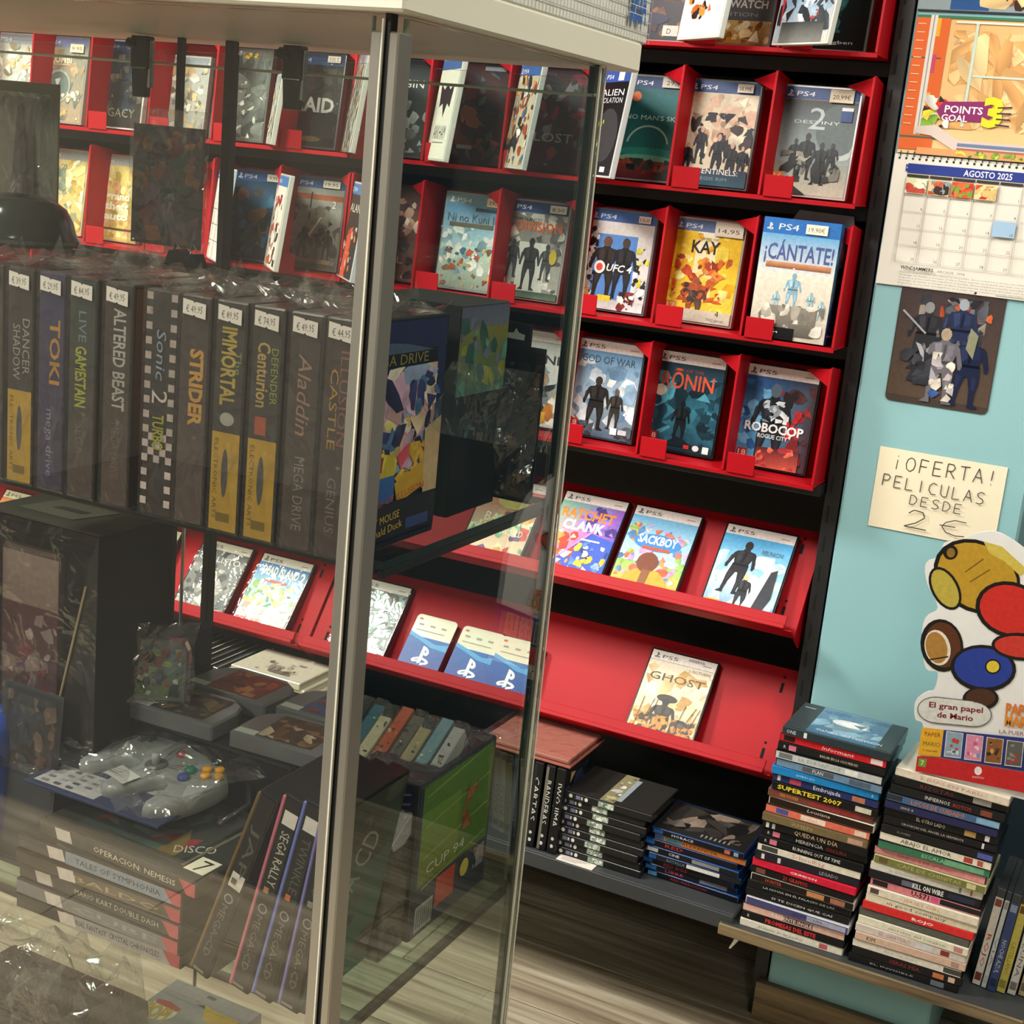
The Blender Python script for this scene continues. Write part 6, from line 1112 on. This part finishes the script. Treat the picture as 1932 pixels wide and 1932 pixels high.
bm = bmesh.new(); bm.from_mesh(ob.data); bmesh.ops.recalc_face_normals(bm, faces=bm.faces); bmesh.ops.triangulate(bm, faces=[f for f in bm.faces if len(f.verts) > 4]); bm.to_mesh(ob.data); bm.free(); ob.data.polygons.foreach_set('use_smooth', [len(p.vertices) == 4 for p in ob.data.polygons])
def btn(name, x, y, r_, h_, c_): MB().lathe([(r_, .010), (r_, .010+h_*.7), (r_*.75, .010+h_), (0, .010+h_)], c_, 14, (x, y, 0)).build(name, 'gloss', o, smooth=True)
for x, y in ((.052, .024), (.062, .016), (.052, .008), (.043, .016)): btn('yellow_button', x, y, .0048, .005, '#d8a02c')
btn('green_button', .033, .004, .0058, .005, '#2f7a62'); btn('blue_button', .040, -.008, .0058, .005, '#34489a'); btn('start_button', 0, .016, .005, .004, '#b03a44'); btn('stick_base', 0, -.012, .011, .003, '#5a5e60'); btn('analog_stick', 0, -.012, .0045, .013, '#9a9ea0')
MB().box(-.062, -.044, .008, .014, .010, .0145, '#4a4e52').box(-.056, -.050, .002, .020, .010, .0145, '#4a4e52').build('direction_pad', 'gloss', o)
MB().tube([(0, .036, -.002), (.004, .055, -.004), (.03, .066, -.01), (.06, .05, -.012), (.088, .03, -.012), (.098, -.01, -.012)], .0028, '#2c2f33', 8).build('cable', 'gloss', o, smooth=True)
MB().box(-.02, .012, -.055, -.036, .0112, .0116, '#b4b6b4').build('sticker', 'paper', o)
r = random.Random(21); mb = MB(); g_ = [[(-.085+.175*i/9+r.uniform(-.003, .003), -.082+.135*j/8+r.uniform(-.003, .003), .014+.006*math.sin(i*1.7+j)+r.uniform(-.004, .006)) for i in range(10)] for j in range(9)]
for j in range(8):
    for i in range(9): mb.poly([g_[j][i], g_[j][i+1], g_[j+1][i+1], g_[j+1][i]], '#888')
mb.build('clear_bag', 'sleeve', o)
# tall black carton with a window and the pink pack inside, left
o = thing('window_carton', 'tall black carton with a clear window and hang hole, left on the lower cabinet shelf', 'box', (-.958, .985, ZSC+.0006))
HC = .338; WC = .145
MB().box(-WC/2, WC/2, .10, .102, 0, HC, '#1b1817').build('back_wall', 'card', o); MB().box(-WC/2, -WC/2+.002, 0, .0998, 0, HC, '#1b1817').build('side_wall', 'card', o); MB().box(WC/2-.002, WC/2, 0, .0998, 0, HC, '#211d1b').build('side_wall', 'card', o); MB().box(-WC/2, WC/2, 0, .0998, HC, HC+.002, '#3a3632').build('top_flap', 'card', o); MB().prism([(-.05, .02), (.02, .02), (.035, .07), (-.04, .07)], 'z', HC+.0022, HC+.003, '#5a5650').build('hang_strip', 'card', o); MB().prism([(-.025, .04), (.012, .04), (.016, .05), (-.02, .05)], 'z', HC+.0032, HC+.0034, '#26231f').build('hang_hole', 'card', o)
MB().prism([(-WC/2, 0), (WC/2, 0), (WC/2, HC), (WC/2-.012, HC-.03), (WC/2-.06, .06), (-WC/2, .05)], 'y', -.002, 0, '#23201e').build('front_panel', 'card', o); MB().box(-WC/2, WC/2, -.0026, -.0021, 0, HC).build('window', 'wrap', o)
MB().tube([(WC/2-.013, -.003, HC-.05), (WC/2-.062, -.003, .09)], .0013, '#a8987c', 6).build('window_edge', 'card', o)
a = Art(.05, HC-.12, 2); a.grad(0, 0, 1, 1, '#241414', '#3a2416'); a.blobs(['#5a3418','#2c1a1a','#6a4420','#3a1a1c'], 14, 0, 0, 1, 1, .3); a.build('inner_print', o, loc=(.02, .0995, .1))
o = thing('sleeve_pack', 'pinkish foil pack standing inside the black carton', 'pack', (-.985, 1.0, ZSC+.0036)); MB().box(-.04, .035, 0, .012, 0, .30, '#6a5452').build('pack_body', 'gloss', o, bevel=.003); a = Art(.072, .29, 2); a.grad(0, 0, 1, .18, '#9a847c', '#8a726c'); a.grad(0, .18, 1, 1, '#5a3438', '#6a5a58'); a.blobs(['#7a3c44','#8a7470','#4a2a30','#a89490'], 30, 0, .2, 1, .98, .16); a.build('pack_print', o, loc=(0, -.0004, .005))
o = thing('grey_blister', 'grey blister card with a dark figure print in front of the carton', 'blister pack', M=pose((-.945, .955, ZSC+.10), 0, RAD(6))); MB().box(-.035, .04, 0, .0015, -.098, .082, '#33373a').build('card_back', 'card', o); a = Art(.07, .075, 7); a.grad(0, 0, 1, 1, '#30363a', '#3c3432'); a.blobs(['#2a2c30','#5a4640','#3a3e44','#6a5a50','#3a2a2a'], 18, .05, .05, .95, .95, .16); a.build('card_print', o, loc=(.003, -.0004, .004)); MB().box(-.03, .037, -.016, -.0005, .0, .078).build('blister_bubble', 'wrap', o, bevel=.005)
o = thing('navy_game_box', 'navy blue box with thin grey letters behind the controller', 'box', (-.895, 1.095, ZSC+.0006)); MB().box(-.03, -.006, -.03, .085, 0, .2, '#1c2130').build('box_body', 'card', o, bevel=.0012); a = Art(.11, .19, 1); a.grad(0, 0, 1, 1, '#1a2028', '#1e2740'); a.text('pIC', .25, .9, .08, '#5a6478', .4); a.build('side_print', o, M=Matrix.Translation((-.0056, .027, .004)) @ Matrix.Rotation(math.pi/2, 4, 'Z'))
p = PY(-6, 1320, .93); o = thing('blue_figure_tin', 'bright blue round tin at the left picture edge of the lower cabinet shelf', 'tin', (p.x-.046, .95, ZSC+.0006)); MB().lathe([(0, 0), (.033, 0), (.036, .02), (.036, .12), (.03, .145), (.012, .152), (0, .152)], '#2a5ad0', 24).build('body', 'gloss', o, smooth=True); MB().lathe([(.0365, .1), (.037, .102), (.037, .108), (.0365, .11)], '#1a3a90', 24).build('rim', 'gloss', o)
# ---- lowest glass shelf: vinyl figure box and a bagged dark object
o = thing('figure_carton', 'grey collectible figure carton with a yellow logo on its lid, lowest glass shelf', 'box', (-.872, 1.139, ZSD+.0006)); HP = .169
MB().box(-.06, .06, -.045, .045, 0, HP, '#8f9094').build('box_body', 'gloss', o, bevel=.001); a = Art(.118, .088, 1); a.rect(0, 0, 1, 1, '#96979b'); a.ell(.2, .66, .17, .2, '#e8e2d0', 18); a.poly([(.06,.48),(.2,.44),(.36,.5),(.34,.58),(.08,.56)], '#a83a34'); a.text('POP!', .06, .84, .26, '#c8a02c', .28, bold=.06, shear=-.1); a.rect(.42, .06, .52, .12, '#3a3a3c'); a.poly([(.5,.25),(.62,.3),(.92,.3),(.9,.5),(.8,.62),(.6,.5)], '#c8a83a'); a.poly([(.42,.3),(.5,.27),(.53,.33)], '#2a2624')
a.build('lid_print', o, M=Matrix.Translation((0, -.044, HP+.0003)) @ Matrix.Rotation(-math.pi/2, 4, 'X'))
o = thing('bagged_console', 'dark object wrapped in a crumpled clear bag at the lower left', 'bagged item', (-.93, 1.0, ZSD+.0006)); MB().box(-.13, .065, -.07, .06, 0, .235, '#2c2d2b').build('dark_body', 'gloss', o, bevel=.012, seg=3)
r = random.Random(31); mb = MB(); NX, NY = 15, 12; g_ = []
for j in range(NY):
    rw = []
    for i in range(NX):
        x, y = -.15+.25*i/(NX-1), -.085+.16*j/(NY-1); e = min(i, NX-1-i, 2)/2*min(j, NY-1-j, 2)/2; rw.append((x+r.uniform(-.006, .006), y+r.uniform(-.005, .005), .245*e+.03+r.uniform(-.012, .022)+.012*math.sin(i*1.3+j*.7)))
    g_.append(rw)
for j in range(NY-1):
    for i in range(NX-1): mb.poly([g_[j][i], g_[j][i+1], g_[j+1][i+1], g_[j+1][i]], '#888')
mb.build('clear_bag', 'sleeve', o)
